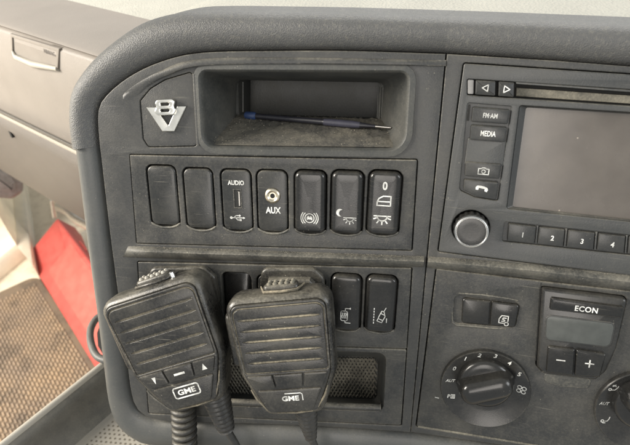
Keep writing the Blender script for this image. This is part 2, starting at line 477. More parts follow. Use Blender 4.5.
def text(name, s, T, h, parent=None, mat='print', bold=0.02, xs=1.0, shear=0.0, sp=1.0):
    tc = bpy.data.curves.new('t', 'FONT'); tc.body = s; tc.size = 1.0; tc.align_x = 'CENTER'; tc.align_y = 'CENTER'
    tc.offset = bold; tc.extrude = 0.0; tc.shear = shear; tc.space_character = sp; tc.resolution_u = 3
    ob = bpy.data.objects.new('t', tc); me = bpy.data.meshes.new_from_object(ob)
    ys = [v.co.y for v in me.vertices]; xsn = [v.co.x for v in me.vertices]
    k = h / (max(ys) - min(ys)); yc = (max(ys) + min(ys)) / 2; xc = (max(xsn) + min(xsn)) / 2
    vs = [T.W((v.co.x - xc) * k * xs, (v.co.y - yc) * k) for v in me.vertices]
    fs = [tuple(p.vertices) for p in me.polygons]
    bpy.data.objects.remove(ob); bpy.data.curves.remove(tc); bpy.data.meshes.remove(me)
    n = len(vs); th = T.fr.n * 0.00006
    # rim faces so the print has a hair of thickness
    cnt = {}
    for f in fs:
        for a, b in zip(f, f[1:] + f[:1]): cnt[tuple(sorted((a, b)))] = cnt.get(tuple(sorted((a, b))), 0) + 1
    f2 = list(fs) + [tuple(i + n for i in reversed(f)) for f in fs]
    f2 += [(a, b, b + n, a + n) for (a, b), c in cnt.items() if c == 1]
    return put(name, vs + [v - th for v in vs], f2, mat, parent, 0)


def tilt_between(fr, a, b, w=0.0):
    p, q = fr.px(*a, w), fr.px(*b, w); return math.atan2(q[1] - p[1], q[0] - p[0])


# ================================================================== THE DASHBOARD CONSOLE
DASH = thing('dashboard_console', 'dark grey dusty dashboard console with thick padded rim around switches and radio', 'dashboard', LF.W(0, -0.17, -0.02))
# crease between rim and fascia, outer silhouette of the rim (photo pixels on the fascia plane)
crease_top = [(98.7, 146), (97, 115), (103, 98), (127, 77), (160, 61), (200, 52), (270, 50), (350, 50), (446.6, 53)]
outer_top = [(80, 146), (77, 118), (80, 88), (97, 62), (121, 40), (148, 22.5), (182, 13), (215, 11), (270, 11.5), (350, 13), (445, 16)]
crease_bot = [(99, 146), (104, 190), (110, 240), (118, 300), (126, 360), (131, 395), (138, 411), (152, 419), (172, 422), (240, 424), (320, 427), (411, 433)]
outer_bot = [(80, 146), (87, 200), (93, 250), (101, 310), (107, 360), (112, 398), (121, 420), (138, 435), (160, 441), (240, 443), (320, 447), (407, 454)]


def resample(pts, n):
    P = spline([Vector(p).to_3d() for p in pts], 10)
    L = [0]
    for a, b in zip(P, P[1:]): L.append(L[-1] + (b - a).length)
    out = []; j = 0
    for k in range(n):
        s = L[-1] * k / (n - 1)
        while j < len(L) - 2 and L[j + 1] < s: j += 1
        t = (s - L[j]) / max(1e-9, L[j + 1] - L[j]); q = P[j].lerp(P[j + 1], t); out.append((q.x, q.y))
    return out


TF = Vector((0.494, 0.869, 0)); TL = Vector((-0.869, 0.494, 0))       # truck axes: forwards, towards the passenger
N = 70


def rim(name, frs, cr_, ou_, mat, bulge, wout, back, parent, backdir, prof=9):
    """roll between crease and silhouette, turning back over its outer edge"""
    A, B = resample(cr_, N), resample(ou_, N)
    loops = []
    fr = frs
    a3 = [fr.P(x, y, -0.004) for x, y in A]; b3 = [fr.P(x, y, wout) for x, y in B]
    loops.append([p - fr.n * 0.012 for p in a3])
    for k in range(prof + 1):
        t = k / prof
        q = math.sin(t * math.pi * 0.5)
        e = 1 - math.cos(t * math.pi * 0.5)
        row = []
        for a, b in zip(a3, b3):
            # quarter ellipse from the crease (facing the viewer) to the outer edge
            d = b - a; dn = d.dot(fr.n); dp = d - fr.n * dn
            row.append(a + dp * q + fr.n * (dn * e + bulge * math.sin(t * math.pi) * 0.9 + bulge * 0.25 * min(1, t * 6) * (1 - t)))
        loops.append(row)
    loops.append([b + backdir * back for b in b3])
    return loft(name, loops, mat, parent, closed=False, smooth=70)


rim('padded_roll', LF, crease_top, outer_top, 'roll', 0.010, -0.016, 0.03, DASH, (TF + Vector((0, 0, -0.02))))
rim('lower_rim', LF, crease_bot, outer_bot, 'rim', 0.006, -0.014, 0.05, DASH, -AN)
# right half of the console: its own roll and bottom rim
rim('padded_roll', RF, [(445, 53), (500, 56.5), (560, 60.5), (630, 66), (720, 74)], [(445, 16), (500, 18), (560, 20.5), (630, 23.5), (720, 28)], 'roll', 0.010, -0.016, 0.03, DASH, (TF + Vector((0, 0, -0.02))))
rim('lower_rim', RF, [(411, 433), (470, 441), (530, 450), (620, 464), (720, 480)], [(407, 454), (470, 462), (530, 471), (620, 486), (720, 503)], 'rim', 0.006, -0.014, 0.05, DASH, -AN)
# top of the dash behind the roll
ed = [LF.P(x, y, -0.016) + TF * 0.012 - Vector((0, 0, 0.0005)) for x, y in resample(outer_top, N)[18:]] + \
     [RF.P(x, y, -0.016) + TF * 0.012 - Vector((0, 0, 0.0005)) for x, y in resample([(450, 16.2), (500, 18), (560, 20.5), (630, 23.5), (720, 28)], 20)]
loft('dash_top', [[p - Vector((0, 0, 0.03)) for p in ed], ed, [p + TF * 0.10 + Vector((0, 0, 0.006)) for p in ed], [p + TF * 0.6 + Vector((0, 0, 0.004)) for p in ed]], 'dashtop', DASH, closed=False, smooth=60)

# ---- left fascia plate
def Q(pts, r=0.0, fr=LF, w_=0.0): 
    p = fr.poly(pts, w_); return rpoly(p, r) if r else p


cr_all = resample(crease_top, 46)[::-1] + resample(crease_bot, 60)[1:]       # seam top -> left -> seam bottom
fas = LF.poly(cr_all)
fas = inset(fas, 0.0006)
POCK = Q([(199, 70), (410, 71), (405, 151), (203, 148)], [0.006, 0.006, 0.012, 0.010])
UP_INS = Q([(130, 155), (417, 160), (411.5, 250), (137, 243)], 0.0008)
LO_INS = Q([(138, 262), (411.5, 268), (406.6, 348.5), (143, 340)], 0.0008)
PO_INS = Q([(143, 340.8), (406.5, 349.4), (401, 425), (149, 413)], 0.0015)
LO_HOLE = [LF.px(138, 262), LF.px(411.5, 268), LF.px(401, 425), LF.px(149, 413)]
LPOCK = Q([(205, 347), (386, 353), (383, 411), (212, 405)], [0.005, 0.006, 0.006, 0.005])
BADGE = Q([(140, 101), (150, 89), (165, 80), (192, 72), (197, 146), (148, 147), (143, 139)], [0.002, 0.004, 0.004, 0.002, 0.003, 0.003, 0.003])
plate('fascia_panel', LF, [fas, inset(POCK, -0.0005), inset(UP_INS, -0.0006), inset(rpoly(LO_HOLE, 0.001), -0.0007), inset(BADGE, -0.0004)], -0.006, 0.0, 0.0007, 'fascia', DASH)
plate('backing_panel', LF, [inset(fas, -0.005), inset(POCK, -0.004), inset(LPOCK, -0.004)], -0.010, -0.0075, 0.0, 'gap', DASH)
# seam strip between the two halves of the console
plate('seam_strip', LF, [[LF.px(453, 45), LF.px(438, 45), LF.px(400, 440), LF.px(418, 440)]], -0.0135, -0.0105, 0.0, 'gap', DASH)

# stepped surround over the pocket and the emblem: a raised brow that follows the roll
brow_out = [(112, 118), (116, 103), (130, 88), (160, 71), (200, 59), (300, 57.5), (446.4, 60)]
brow_in = [(136, 104), (139, 98.5), (149, 86), (170, 75), (204, 66), (300, 64.5), (445.8, 66.5)]
A, B = resample(brow_out, 50), resample(brow_in, 50)
rows = []
for t, w_ in ((0, -0.001), (0.03, 0.0012), (0.3, 0.0022), (0.75, 0.0026), (0.93, 0.0022), (1.0, 0.0008), (1.0, -0.001)):
    rows.append([LF.P(a[0] + (b[0] - a[0]) * t, a[1] + (b[1] - a[1]) * t, -0.001 + (w_ + 0.001) * min(1.0, 0.12 + i_ / 11.0, 0.45 + (49 - i_) / 8.0)) for i_, (a, b) in enumerate(zip(A, B))])
loft('brow', rows, 'fascia', DASH, closed=False, smooth=50)

# storage pocket: sloping walls back to a cubby
bk = rpoly(LF.poly([(243, 79), (380, 82), (378, 121), (243, 117)], -0.062), 0.002)
loops = [[LF.W(x, y, 0.0012) for x, y in inset(POCK, -0.004)], [LF.W(x, y, 0.0016) for x, y in inset(POCK, -0.0005)], [LF.W(x, y, 0.0004) for x, y in inset(POCK, 0.0008)], [LF.W(x, y, -0.004) for x, y in inset(POCK, 0.0014)]]
mid = rpoly(LF.poly([(237, 80), (384, 82), (381, 122), (236, 118)], -0.05), [0.004] * 4)
mid = [Vector(p) for p in mid]; 
loops.append([LF.W(p[0], p[1], -0.05) for p in mid])
loft('storage_pocket', loops, 'pocket', DASH, smooth=40)
loft('pocket_back', [[LF.W(p[0], p[1], -0.05) for p in mid], [LF.W(x, y, -0.052) for x, y in bk], [LF.W(x, y, -0.085) for x, y in bk]], 'pocket', DASH, cap1=True, smooth=30)
# dusty floor of the pocket
f0, f1 = LF.P(198, 147.0, -0.0035), LF.P(410.5, 149.8, -0.0035)
f2, f3 = LF.P(388, 121.5, -0.05), LF.P(230, 117.5, -0.05)
fv, ff = [], []
nx_, ny_ = 60, 20
for j in range(ny_ + 1):
    for i in range(nx_ + 1):
        a = f0.lerp(f1, i / nx_); b = f3.lerp(f2, i / nx_); p = a.lerp(b, j / ny_)
        edge = min(i, nx_ - i, j, 5) / 5
        fv.append(p + Vector((0, 0, 0.0017 + 0.0012 * edge * random.random())))
for j in range(ny_):
    for i in range(nx_): k = j * (nx_ + 1) + i; ff.append((k, k + 1, k + nx_ + 2, k + nx_ + 1))
put('pocket_floor', fv, ff, 'pfloor', DASH, 80)
# bright edges of the cubby
for a, b in (((243, 82), (243, 112)), ((378.5, 87), (377.5, 118))):
    tube('cubby_edge', [LF.P(*a, -0.0495), LF.P(*b, -0.0495)], 0.0006, 'rim', DASH, 6)

# badge plate
plate('badge_plate', LF, [BADGE], -0.006, -0.0006, 0.0006, 'fascia', DASH)
tube('plate_rib', [LF.P(194.5, 74, 0.0), LF.P(198.5, 145, 0.0)], [0.0015, 0.0015], 'fascia', DASH, 8)

# ---- ledges across the console, dust lies on them
def ledge(name, fr, top, bot, dep, parent, taper=True):
    n = 40; T_, B_ = resample(top, n), resample(bot, n); rows = []
    for t, w_ in ((-0.15, -0.001), (0.0, 0.15), (0.22, 0.75), (0.45, 1.0), (0.75, 0.9), (1.0, 0.1), (1.1, -0.001)):
        row = []
        for i, (a, b) in enumerate(zip(T_, B_)):
            k = min(1, i / 2.0) if taper else 1
            ww = w_ if w_ < 0 else w_ * dep * (0.25 + 0.75 * k)
            row.append(fr.P(a[0] + (b[0] - a[0]) * t, a[1] + (b[1] - a[1]) * t, ww))
        rows.append(row)
    return loft(name, rows, 'ledge', parent, closed=False, smooth=50)


ledge('ledge', LF, [(128, 246.5), (200, 249), (300, 252.5), (424.5, 257)], [(123, 257), (200, 259.5), (300, 262.5), (423.5, 267)], 0.0055, DASH)
ledge('ledge', RF, [(428, 257), (500, 262), (570, 269), (640, 277), (700, 284)], [(427, 267.5), (500, 274), (570, 282), (640, 291), (700, 299)], 0.0055, DASH, False)

# ---- switch inserts with their slots
up_sw = [(163.5, 196), (199.5, 199), (237, 200.5), (272.5, 201.5), (310.5, 202), (347, 202.5), (384, 203)]
lo_sw = [(164, 303), (201, 303.5), (237.5, 300.5), (272.5, 303), (310, 304), (346, 302), (380.5, 303.5)]
ROW = tilt_between(LF, (163, 196), (384, 203)); 
SWW, SWH = 0.0212, 0.0440
slot = [LF.px(*c) for c in up_sw]; lslot = [LF.px(*c) for c in lo_sw]
rr = [R(1.0), R(1.0), R(1.0), R(0.6), R(0.2), R(0.0), R(-0.5)]
plate('switch_insert', LF, [UP_INS] + [rect(c[0], c[1], SWW + 0.0019, SWH + 0.0022, 0.0052, r) for c, r in zip(slot, rr)], -0.0055, 0.0006, 0.0007, 'insert', DASH)
plate('switch_insert', LF, [LO_INS] + [rect(c[0], c[1], SWW + 0.0019, SWH + 0.0022, 0.0052, r) for c, r in zip(lslot, rr)], -0.0055, 0.0004, 0.0007, 'insert', DASH)
plate('pocket_insert', LF, [PO_INS, LPOCK], -0.0055, 0.0004, 0.0008, 'insert', DASH)
# raised lip of each slot at its lower end, where dust collects
for c, r in list(zip(slot, rr)) + [(lslot[i], rr[i]) for i in (5, 6)]:
    pts = []
    for k in range(15):
        a = R(200 + 140 * k / 14)
        x, y = math.cos(a) * (SWW / 2 + 0.0012), math.sin(a) * 0.006 - SWH / 2 + 0.0042
        pts.append(LF.W(c[0] + x * math.cos(r) - y * math.sin(r), c[1] + x * math.sin(r) + y * math.cos(r), 0.0004))
    tube('slot_lip', pts, [0.0003] + [0.0009] * 13 + [0.0003], 'ledge', DASH, 7)
# lower pocket: box with a net lining
lb = [LF.px(216, 352, -0.03), LF.px(378, 357, -0.03), LF.px(377, 399, -0.03), LF.px(222, 394, -0.03)]
lb = rpoly(lb, [0.005, 0.006, 0.006, 0.005])
loft('lower_pocket', [[LF.W(x, y, 0.0003) for x, y in inset(LPOCK, -0.0006)], [LF.W(x, y, -0.002) for x, y in inset(LPOCK, 0.0006)], [LF.W(x, y, -0.03) for x, y in lb]], 'pocket', DASH, cap1=True, smooth=40)
vs, fs = [], []
def seg3(a, b, r, up):
    d = (b - a).normalized(); s_ = d.cross(up).normalized(); i = len(vs)
    for p in (a, b):
        vs.extend([p + s_ * r, p + up * r, p - s_ * r])
    fs.extend([(i, i + 1, i + 4, i + 3), (i + 1, i + 2, i + 5, i + 4)])
q00, q10, q11, q01 = [LF.P(x, y, -0.0285) for x, y in ((218, 354), (377, 358.5), (376, 397.5), (223, 392.5))]
def quad(u_, v_): return q00.lerp(q10, u_).lerp(q01.lerp(q11, u_), v_)
nu, nv = 44, 13
for j in range(nv):
    for i in range(nu):
        o_ = 0.5 * (j % 2)
        for di in (-0.5, 0.5):
            u0, u1 = (i + o_) / nu, (i + o_ + di) / nu
            if 0 <= u1 <= 1 and u0 <= 1: seg3(quad(u0, j / nv), quad(u1, (j + 1) / nv), 0.00075, AN)
tag(put('net_lining', vs, fs, 'net', DASH, 60), None, kind='stuff')
tube('pocket_lip', [LF.P(212, 401, 0.0), LF.P(300, 404.5, 0.0), LF.P(381, 407.5, 0.0)], [0.0028] * 3, 'insert', DASH, 10)


# loose grit: on the ledges, under the switches, on the pocket floor
gv, gf_ = [], []
def grain(p, r):
    k = len(gv)
    for _ in range(4): gv.append(p + Vector((random.uniform(-1, 1), random.uniform(-1, 1), random.uniform(-1, 1))).normalized() * r)
    gf_.extend([(k, k + 1, k + 2), (k, k + 2, k + 3), (k, k + 3, k + 1), (k + 1, k + 3, k + 2)])
def clump(x, n_, sp): return x + random.gauss(0, sp)
cl = [random.uniform(130, 424) for _ in range(26)]
for _ in range(1700):
    x = random.choice(cl) + random.gauss(0, 7) if random.random() < 0.7 else random.uniform(128, 424)
    if not 128 < x < 424: continue
    y = 247 + (x - 128) * 0.0354 + random.uniform(-1.5, 2.2)
    grain(LF.P(x, y, 0.0012 + 0.0022 * random.random()), random.uniform(0.00010, 0.00034))
cl = [random.uniform(428, 690) for _ in range(20)]
for _ in range(1100):
    x = random.choice(cl) + random.gauss(0, 7)
    if not 428 < x < 690: continue
    y = 257.5 + (x - 428) * 0.094 + random.uniform(-1.5, 2.5)
    grain(RF.P(x, y, 0.0012 + 0.0022 * random.random()), random.uniform(0.00010, 0.00034))
for c in up_sw:
    for _ in range(130):
        x = c[0] + random.gauss(0, 9); y = c[1] + 33 + abs(random.gauss(0, 3.5))
        if 138 < x < 409: grain(LF.P(x, min(y, 245 + (x - 128) * 0.03), 0.0007), random.uniform(0.00008, 0.00026))
for _ in range(420):
    u_, v_ = random.random(), random.random() ** 1.4
    grain(f0.lerp(f1, u_).lerp(f3.lerp(f2, u_), v_) + Vector((0, 0, 0.0031)), random.uniform(0.00012, 0.0005))
tag(put('dust_grains', gv, gf_, 'grit', DASH, 0), None, None, None, 'stuff')


# ================================================================== SWITCHES
def switch(c, rot, kind, label, icon=None, dark=False):
    cat = {'rocker': 'switch', 'blank': 'blanking plate', 'usb': 'socket', 'aux': 'socket'}[kind]
    nm = {'rocker': 'rocker_switch', 'blank': 'blanking_plate', 'usb': 'audio_usb_socket', 'aux': 'aux_socket'}[kind]
    t = thing(nm, label, cat, LF.W(c[0], c[1], -0.0055), 'modules in the switch rows')
    lp = rect(c[0], c[1], SWW, SWH, 0.0046, rot, 7)
    if kind == 'rocker':
        # waisted convex paddle: higher at its two ends than the frame around it
        loops = []
        for d, h in ((0, -0.0055), (0, 0.0012), (0.0004, 0.0021), (0.0010, 0.0028), (0.0020, 0.0033), (0.0034, 0.0035)):
            row = []
            for x, y in inset(lp, d):
                yy = ((y - c[1]) / (SWH / 2))
                row.append(LF.W(x, y, h + (0.0006 * (yy * yy) + 0.0003 * yy if h > 0 else 0)))
            loops.append(row)
        # close the face with two more rings so that the paddle curves
        for k in (0.6, 0.25):
            row = []
            for x, y in inset(lp, 0.0034):
                x2, y2 = c[0] + (x - c[0]) * k, c[1] + (y - c[1]) * (k if k < 0.5 else 0.8)
                yy = (y2 - c[1]) / (SWH / 2); row.append(LF.W(x2, y2, 0.0035 + 0.0006 * yy * yy + 0.0003 * yy))
            loops.append(row)
        loft('paddle', loops, 'switch', t, True, True, smooth=50)
        T = Tilt(LF, c, rot, 0.0)
        if icon:
            T.w = 0.00410; icon(T, t)
    elif kind == 'blank':
        dome('cover', LF, lp, [(0, -0.0070), (0, -0.0046), (0.0004, -0.0038), (0.0012, -0.0034)] if dark else [(0, -0.0055), (0, -0.0006), (0.0004, 0.0002), (0.0012, 0.0006)], 'knob' if dark else 'blank', t)
    else:
        dome('cover', LF, lp, [(0, -0.0055), (0, -0.0006), (0.0004, 0.0002), (0.0012, 0.0005)], 'blank', t)
        T = Tilt(LF, c, rot, 0.0007)
        if kind == 'usb':
            text('lettering', 'AUDIO', T_at(T, 0.0, 13.0), 3.4, t, xs=0.82, bold=0.03)
            plate('port_shell', LF, [rect(*T(0.8, 1.5), 0.0062, 0.0142, 0.0006, rot), rect(*T(0.8, 1.5), 0.0046, 0.0126, 0.0004, rot)], -0.003, 0.0011, 0.0002, 'blank', t)
            plate('port_opening', LF, [rect(*T(0.8, 1.5), 0.0046, 0.0126, 0.0004, rot)], 0.0, 0.0008, 0.0, 'gap', t)
            plate('contact_tongue', LF, [rect(*T(1.9, 1.5), 0.0010, 0.0104, 0.0002, rot)], 0.0, 0.0010, 0.0001, 'metal', t)
            U = T_at(T, 0, -12.6)
            strokes('trident_mark', U, [[(-4.6, 0), (4.4, 0)], [(-2.6, 0), (-1.2, 1.6), (1.4, 1.6)], [(-1.4, 0), (0, -1.6), (1.9, -1.6)]], 0.6, 'print', t,
                    fills=[ell(-4.6, 0, 1.0, n=12), [(4.2, 0.9), (4.2, -0.9), (5.6, 0)], ell(1.6, 1.6, 0.75, n=10), rect(2.2, -1.6, 1.4, 1.4)])
        else:
            q = T(0.4, 4.4)
            dome('socket_ring', LF, ell(q[0], q[1], 0.0056, n=32), [(0, -0.002), (0, 0.0012), (0.0006, 0.0022), (0.0016, 0.0026), (0.0022, 0.0024), (0.0030, 0.0014)], 'brass', t)
            plate('socket_hole', LF, [ell(q[0], q[1], 0.0017, n=20)], 0.0, 0.0016, 0.0, 'gap', t)
            text('lettering', 'AUX', T_at(T, 0.6, -6.2), 4.8, t, xs=0.78, bold=0.03)
    return t


def T_at(T, x, y, rot=0.0):
    q = Tilt(T.fr, T(x, y), T.r + rot, T.w, T.k); q.wf = T.wf; return q


def ic_brake(T, t):
    T = T_at(T, 0, -10.5); 
    strokes('brake_mark', T, [arc(0, 0, 3.2, 0, 360, 24), arc(0, 0, 4.7, 130, 230), arc(0, 0, 4.7, -50, 50), arc(0, 0, 6.0, 140, 220), arc(0, 0, 6.0, -40, 40), [(-1.6, -1.1), (-1.6, 0.6), (-0.8, 1.3), (-0.3, 0.5), (0.3, 0.5), (0.8, 1.3), (1.6, 0.6), (1.6, -1.1)]], 0.62, 'print', t,
            fills=[[(-1.6, -0.9), (1.6, -0.9), (1.6, 0.5), (-1.6, 0.5)]])


def lamp(dx, dy, k=1.0):
    L = [[(-5 * k + dx, dy), (5 * k + dx, dy)], [(p[0] + dx, p[1] + dy) for p in arc(0, 0, 3.0 * k, 180, 360)]]
    for a in (200, 235, 270, 305, 340):
        L.append([(dx + 3.9 * k * math.cos(R(a)), dy + 3.9 * k * math.sin(R(a))), (dx + 5.4 * k * math.cos(R(a)), dy + 5.4 * k * math.sin(R(a)))])
    return L


def ic_night(T, t):
    T = T_at(T, 1.0, -9.5)
    cres = arc(-5.2, 3.2, 2.7, 60, 300, 14) + arc(-3.7, 2.9, 2.3, 265, 95, 12)
    strokes('night_lamp_mark', T, lamp(1.6, -0.2, 0.85), 0.62, 'print', t, fills=[cres])


def ic_cab(T, t):
    text('zero_mark', '0', T_at(T, 0, 12.8), 5.8, t, bold=0.035, xs=0.85)
    strokes('cab_mark', T_at(T, 0, 2.6), [[(-4.6, -3.4), (4.4, -3.4), (4.4, 3.2), (-0.6, 3.2), (-3.4, 1.6), (-4.6, -0.6), (-4.6, -3.4)], [(-4.4, -0.6), (4.4, -0.6)]], 0.85, 'print', t)
    strokes('lamp_mark', T_at(T, -0.6, -8.2), lamp(0, 0, 1.12), 0.95, 'print', t)


def ic_mirror(T, t):
    strokes('mirror_heat_mark', T_at(T, 0.2, -8.5), [rpoly([(-3.4, -4.6), (1.4, -4.6), (1.4, 3.2), (-3.4, 3.2)], 1.2, 3) + [(-3.4, -3.4)], [(-0.2, 3.2), (-0.2, 5.4), (3.6, 5.4)], [(-0.2, -4.6), (-0.2, -6.2), (3.6, -6.2)], [(3.4, 4.9), (3.4, 6.0)], [(-2.2, -2.6), (-2.6, -1), (-2.0, 0.4), (-2.4, 1.8)], [(-0.8, -2.6), (-1.2, -1), (-0.6, 0.4), (-1, 1.8)], [(0.4, -2.6), (0, -1), (0.6, 0.4), (0.2, 1.8)]], 0.62, 'print', t)


def ic_lane(T, t):
    L = [[(-4.6, -7 + 2.2 * i), (-4.6, -5.9 + 2.2 * i)] for i in range(6)]
    car = [(-2.2, -4.8), (1.2, -6.0), (3.4, -1.0), (2.6, 2.6), (1.0, 3.4), (-0.4, 0.2), (-2.2, -4.8)]
    strokes('lane_mark', T_at(T, 0.4, -7.2), L + [car, [(-1.6, -2.8), (1.9, -4.1)], [(0.2, 1.4), (3.0, 0.2)], [(2.2, 2.8), (3.8, 6.0)], [(4.6, -5.6), (4.6, -2.4)]], 0.6, 'print', t)


up_labels = [('blank', 'plain dark blanking plate at the left end of the upper switch row', None),
             ('blank', 'plain dark blanking plate directly left of the socket marked AUDIO', None),
             ('usb', 'dusty black socket plate marked AUDIO with upright port and trident symbol', None),
             ('aux', 'dusty black socket plate marked AUX with round pale metal jack', None),
             ('rocker', 'glossy black rocker switch with white brake disc symbol beside AUX socket', ic_brake),
             ('rocker', 'glossy black rocker switch with white moon and night lamp symbol', ic_night),
             ('rocker', 'glossy black rocker switch marked 0 with cab door and lamp symbols', ic_cab)]
for c, r, (k, lab, ic) in zip(slot, rr, up_labels): switch(c, r, k, lab, ic)
lo_labels = [('blank', 'dark blanking plate mostly hidden behind the tilted left microphone', None),
             ('blank', 'dark blanking plate showing past the right edge of the tilted left microphone', None),
             ('blank', 'dark recessed blanking plate between the tops of the two microphones', None),
             ('blank', 'blanking plate hidden behind the right microphone at its left side', None),
             ('blank', 'blanking plate hidden behind the right microphone at its right side', None),
             ('rocker', 'glossy black rocker switch with white heated mirror symbol beside right microphone', ic_mirror),
             ('rocker', 'glossy black rocker switch with white lane departure symbol, lower row right end', ic_lane)]
for i, (c, r, (k, lab, ic)) in enumerate(zip(lslot, rr, lo_labels)):
    if i in (3, 4): 
        continue
    switch(c, r, k, lab, ic, i == 2)
for i in (3, 4):
    plate('slot_cover', LF, [rect(lslot[i][0], lslot[i][1], SWW, SWH, 0.0046, rr[i])], -0.0055, 0.0002, 0.0006, 'blank', DASH)

# ================================================================== EMBLEM
t = thing('metal_emblem', 'silver V8 emblem, worn and dusty, beside the storage pocket', 'emblem', LF.P(167, 131, -0.0006))
plate('letter_v', LF, [rpoly(LF.poly([(147, 107), (156.5, 107), (169.5, 125.5), (178, 106), (187.5, 106), (175.5, 131), (163.5, 131)]), 0.0003, 2)], -0.001, 0.0022, 0.0005, 'chrome', t)
e8 = rpoly(LF.poly([(159, 99.5), (174.5, 98.5), (177, 102), (175.2, 106), (178, 110), (175.5, 114.5), (159, 115), (156, 111), (158.8, 106.5), (156.5, 103)]), 0.0022, 4)
h1 = rpoly(LF.poly([(162.5, 102.6), (171, 102.2), (171, 105), (162.8, 105.4)]), 0.0006, 2)
h2 = rpoly(LF.poly([(162.7, 108.8), (171.3, 108.4), (171.3, 111.2), (162.4, 111.6)]), 0.0006, 2)
plate('figure_eight', LF, [e8, h1, h2], 0.0006, 0.0036, 0.0006, 'chrome', t)

# ================================================================== PEN in the pocket
pn = (f1 - f0).cross(f3 - f0).normalized()
if pn.z < 0: pn = -pn
a = hit(246, 120.5, f0, pn); b = hit(391, 133.5, f0, pn); ax = (b - a); L = ax.length; lift = pn * 0.0044
t = thing('ballpoint_pen', 'dark pen with blue end and metal tip lying in the storage pocket', 'pen', a + lift)
def along(s): return a + ax * s + lift
def lathe(name, prof, mat): tube(name, [along(s) for s, r in prof], [r * 0.78 for s, r in prof], mat, t, 14)
lathe('end_cap', [(0.0, 0.003), (0.01, 0.0036), (0.07, 0.0038), (0.08, 0.0026)], 'blue')
lathe('barrel', [(0.08, 0.0026), (0.12, 0.0027), (0.55, 0.0027), (0.56, 0.0031)], 'penbody')
lathe('grip', [(0.56, 0.0031), (0.60, 0.0034), (0.74, 0.0034), (0.80, 0.0028)], 'pengrip')
lathe('cone', [(0.80, 0.0028), (0.86, 0.0017), (0.90, 0.0014)], 'penbody')
lathe('tip', [(0.90, 0.0013), (0.985, 0.0010), (1.0, 0.0005)], 'metal')

# ================================================================== RADIO
RAD = thing('car_radio', 'dark grey car radio with large screen, side buttons and silver ringed knob', 'radio', RF.P(560, 262, -0.01))
rad_out = Q([(464, 63.5), (720, 80.5), (706, 285), (438.5, 251)], 0.0012, RF)
# surround of the console's right half
sur = [RF.px(447.0, 54), RF.px(560, 61), RF.px(630, 66.5), RF.px(720, 74.5), RF.px(716, 478), RF.px(620, 463), RF.px(530, 449), RF.px(410.6, 432)]
CL_OUT = Q([(436.5, 268.5), (541.2, 281), (700, 299), (690, 470), (525, 443.5), (416.5, 426)], [0.0012, 0, 0, 0, 0, 0.0012], RF)
plate('fascia_panel', RF, [sur, inset(rad_out, -0.0006), inset(CL_OUT, -0.0007)], -0.006, 0.0, 0.0007, 'fascia', DASH)
plate('backing_panel', RF, [inset(sur, -0.008)], -0.016, -0.0135, 0.0, 'gap', DASH)
SCR = Q([(519.5, 105.5), (712, 117.5), (702, 229), (506.5, 208.5)], 0.0014, RF)
SLOTR = Q([(467, 79), (716, 95), (715, 112), (467, 95)], 0.001, RF)
COLR = Q([(468, 103), (511.5, 106.5), (497.5, 200.5), (475, 197), (459.5, 190)], [0.001, 0.001, 0.001, 0.004, 0.003], RF)
PRE = Q([(504.5, 221.5), (708, 243), (706, 263), (502, 241)], 0.0012, RF)
plate('faceplate', RF, [rad_out, SCR, SLOTR, COLR, PRE, ell(*RF.px(470.5, 227.5), 0.0122)], -0.006, 0.0008, 0.0007, 'radio', RAD)
plate('chassis', RF, [inset(rad_out, 0.001)], -0.011, -0.0058, 0.0, 'gap', RAD)
px_plate_bed = lambda nm, lp: plate(nm, RF, [inset(lp, -0.0004)], -0.0056, -0.0012, 0.0, 'radio', RAD)
for lp_ in (COLR, PRE): px_plate_bed('key_bed', lp_)
# screen, set back behind a bevelled frame
scr_in = Q([(526, 107.5), (708, 119), (699, 227), (512.5, 206.5)], 0.0012, RF, -0.003)
loft('screen_bevel', [[RF.W(x, y, 0.0004) for x, y in inset(SCR, 0.0002)], [RF.W(x, y, -0.003) for x, y in scr_in]], 'radio', RAD, smooth=30)
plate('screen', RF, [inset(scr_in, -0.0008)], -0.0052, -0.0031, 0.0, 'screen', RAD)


def px_plate(name, fr, pts, r, w0, w1, bev, mat, parent): return plate(name, fr, [Q(pts, r, fr)], w0, w1, bev, mat, parent)


def qt(fr, pts, w_):
    """drawing board centred on a pixel quad (TL, TR, BR, BL), aligned with it"""
    P_ = fr.poly(pts); c = (sum(p[0] for p in P_) / 4, sum(p[1] for p in P_) / 4)
    r = math.atan2((P_[1][1] + P_[2][1]) - (P_[0][1] + P_[3][1]), (P_[1][0] + P_[2][0]) - (P_[0][0] + P_[3][0]))
    return Tilt(fr, c, r, w_)


def button(pts, draw=None, r=0.0012, top=0.0022, parent=None, mat='button', name='button', shift=(0, 0)):
    b_ = dome(name, RF, Q(pts, r, RF), [(0, -0.0056), (0, top - 0.0009), (0.0003, top - 0.0003), (0.0010, top)], mat, parent or RAD)
    if draw:
        q = qt(RF, pts, top + 0.0001); q = T_at(q, *shift); draw(q, b_)
    return b_


px_plate('slot_cap', RF, [(467.5, 79.6), (474, 80), (473.6, 94.3), (467.5, 94)], 0.0008, -0.0056, 0.0004, 0.0005, 'greytrim', RAD)  # pale grey of the cap stands in for light reflecting off it
button([(475.5, 80), (495.5, 81.2), (495, 95.8), (475, 94.5)], lambda T, p: strokes('previous_mark', T, [[(-1.9, 0), (1.5, 2.0), (1.5, -2.0), (-1.9, 0)]], 0.55, 'print', p), 0.0008)
button([(498.5, 81.4), (514, 82.4), (513.5, 97), (498, 96)], lambda T, p: strokes('next_mark', T, [[(2.1, 0), (-1.3, 2.0), (-1.3, -2.0), (2.1, 0)]], 0.55, 'print', p), 0.0008)
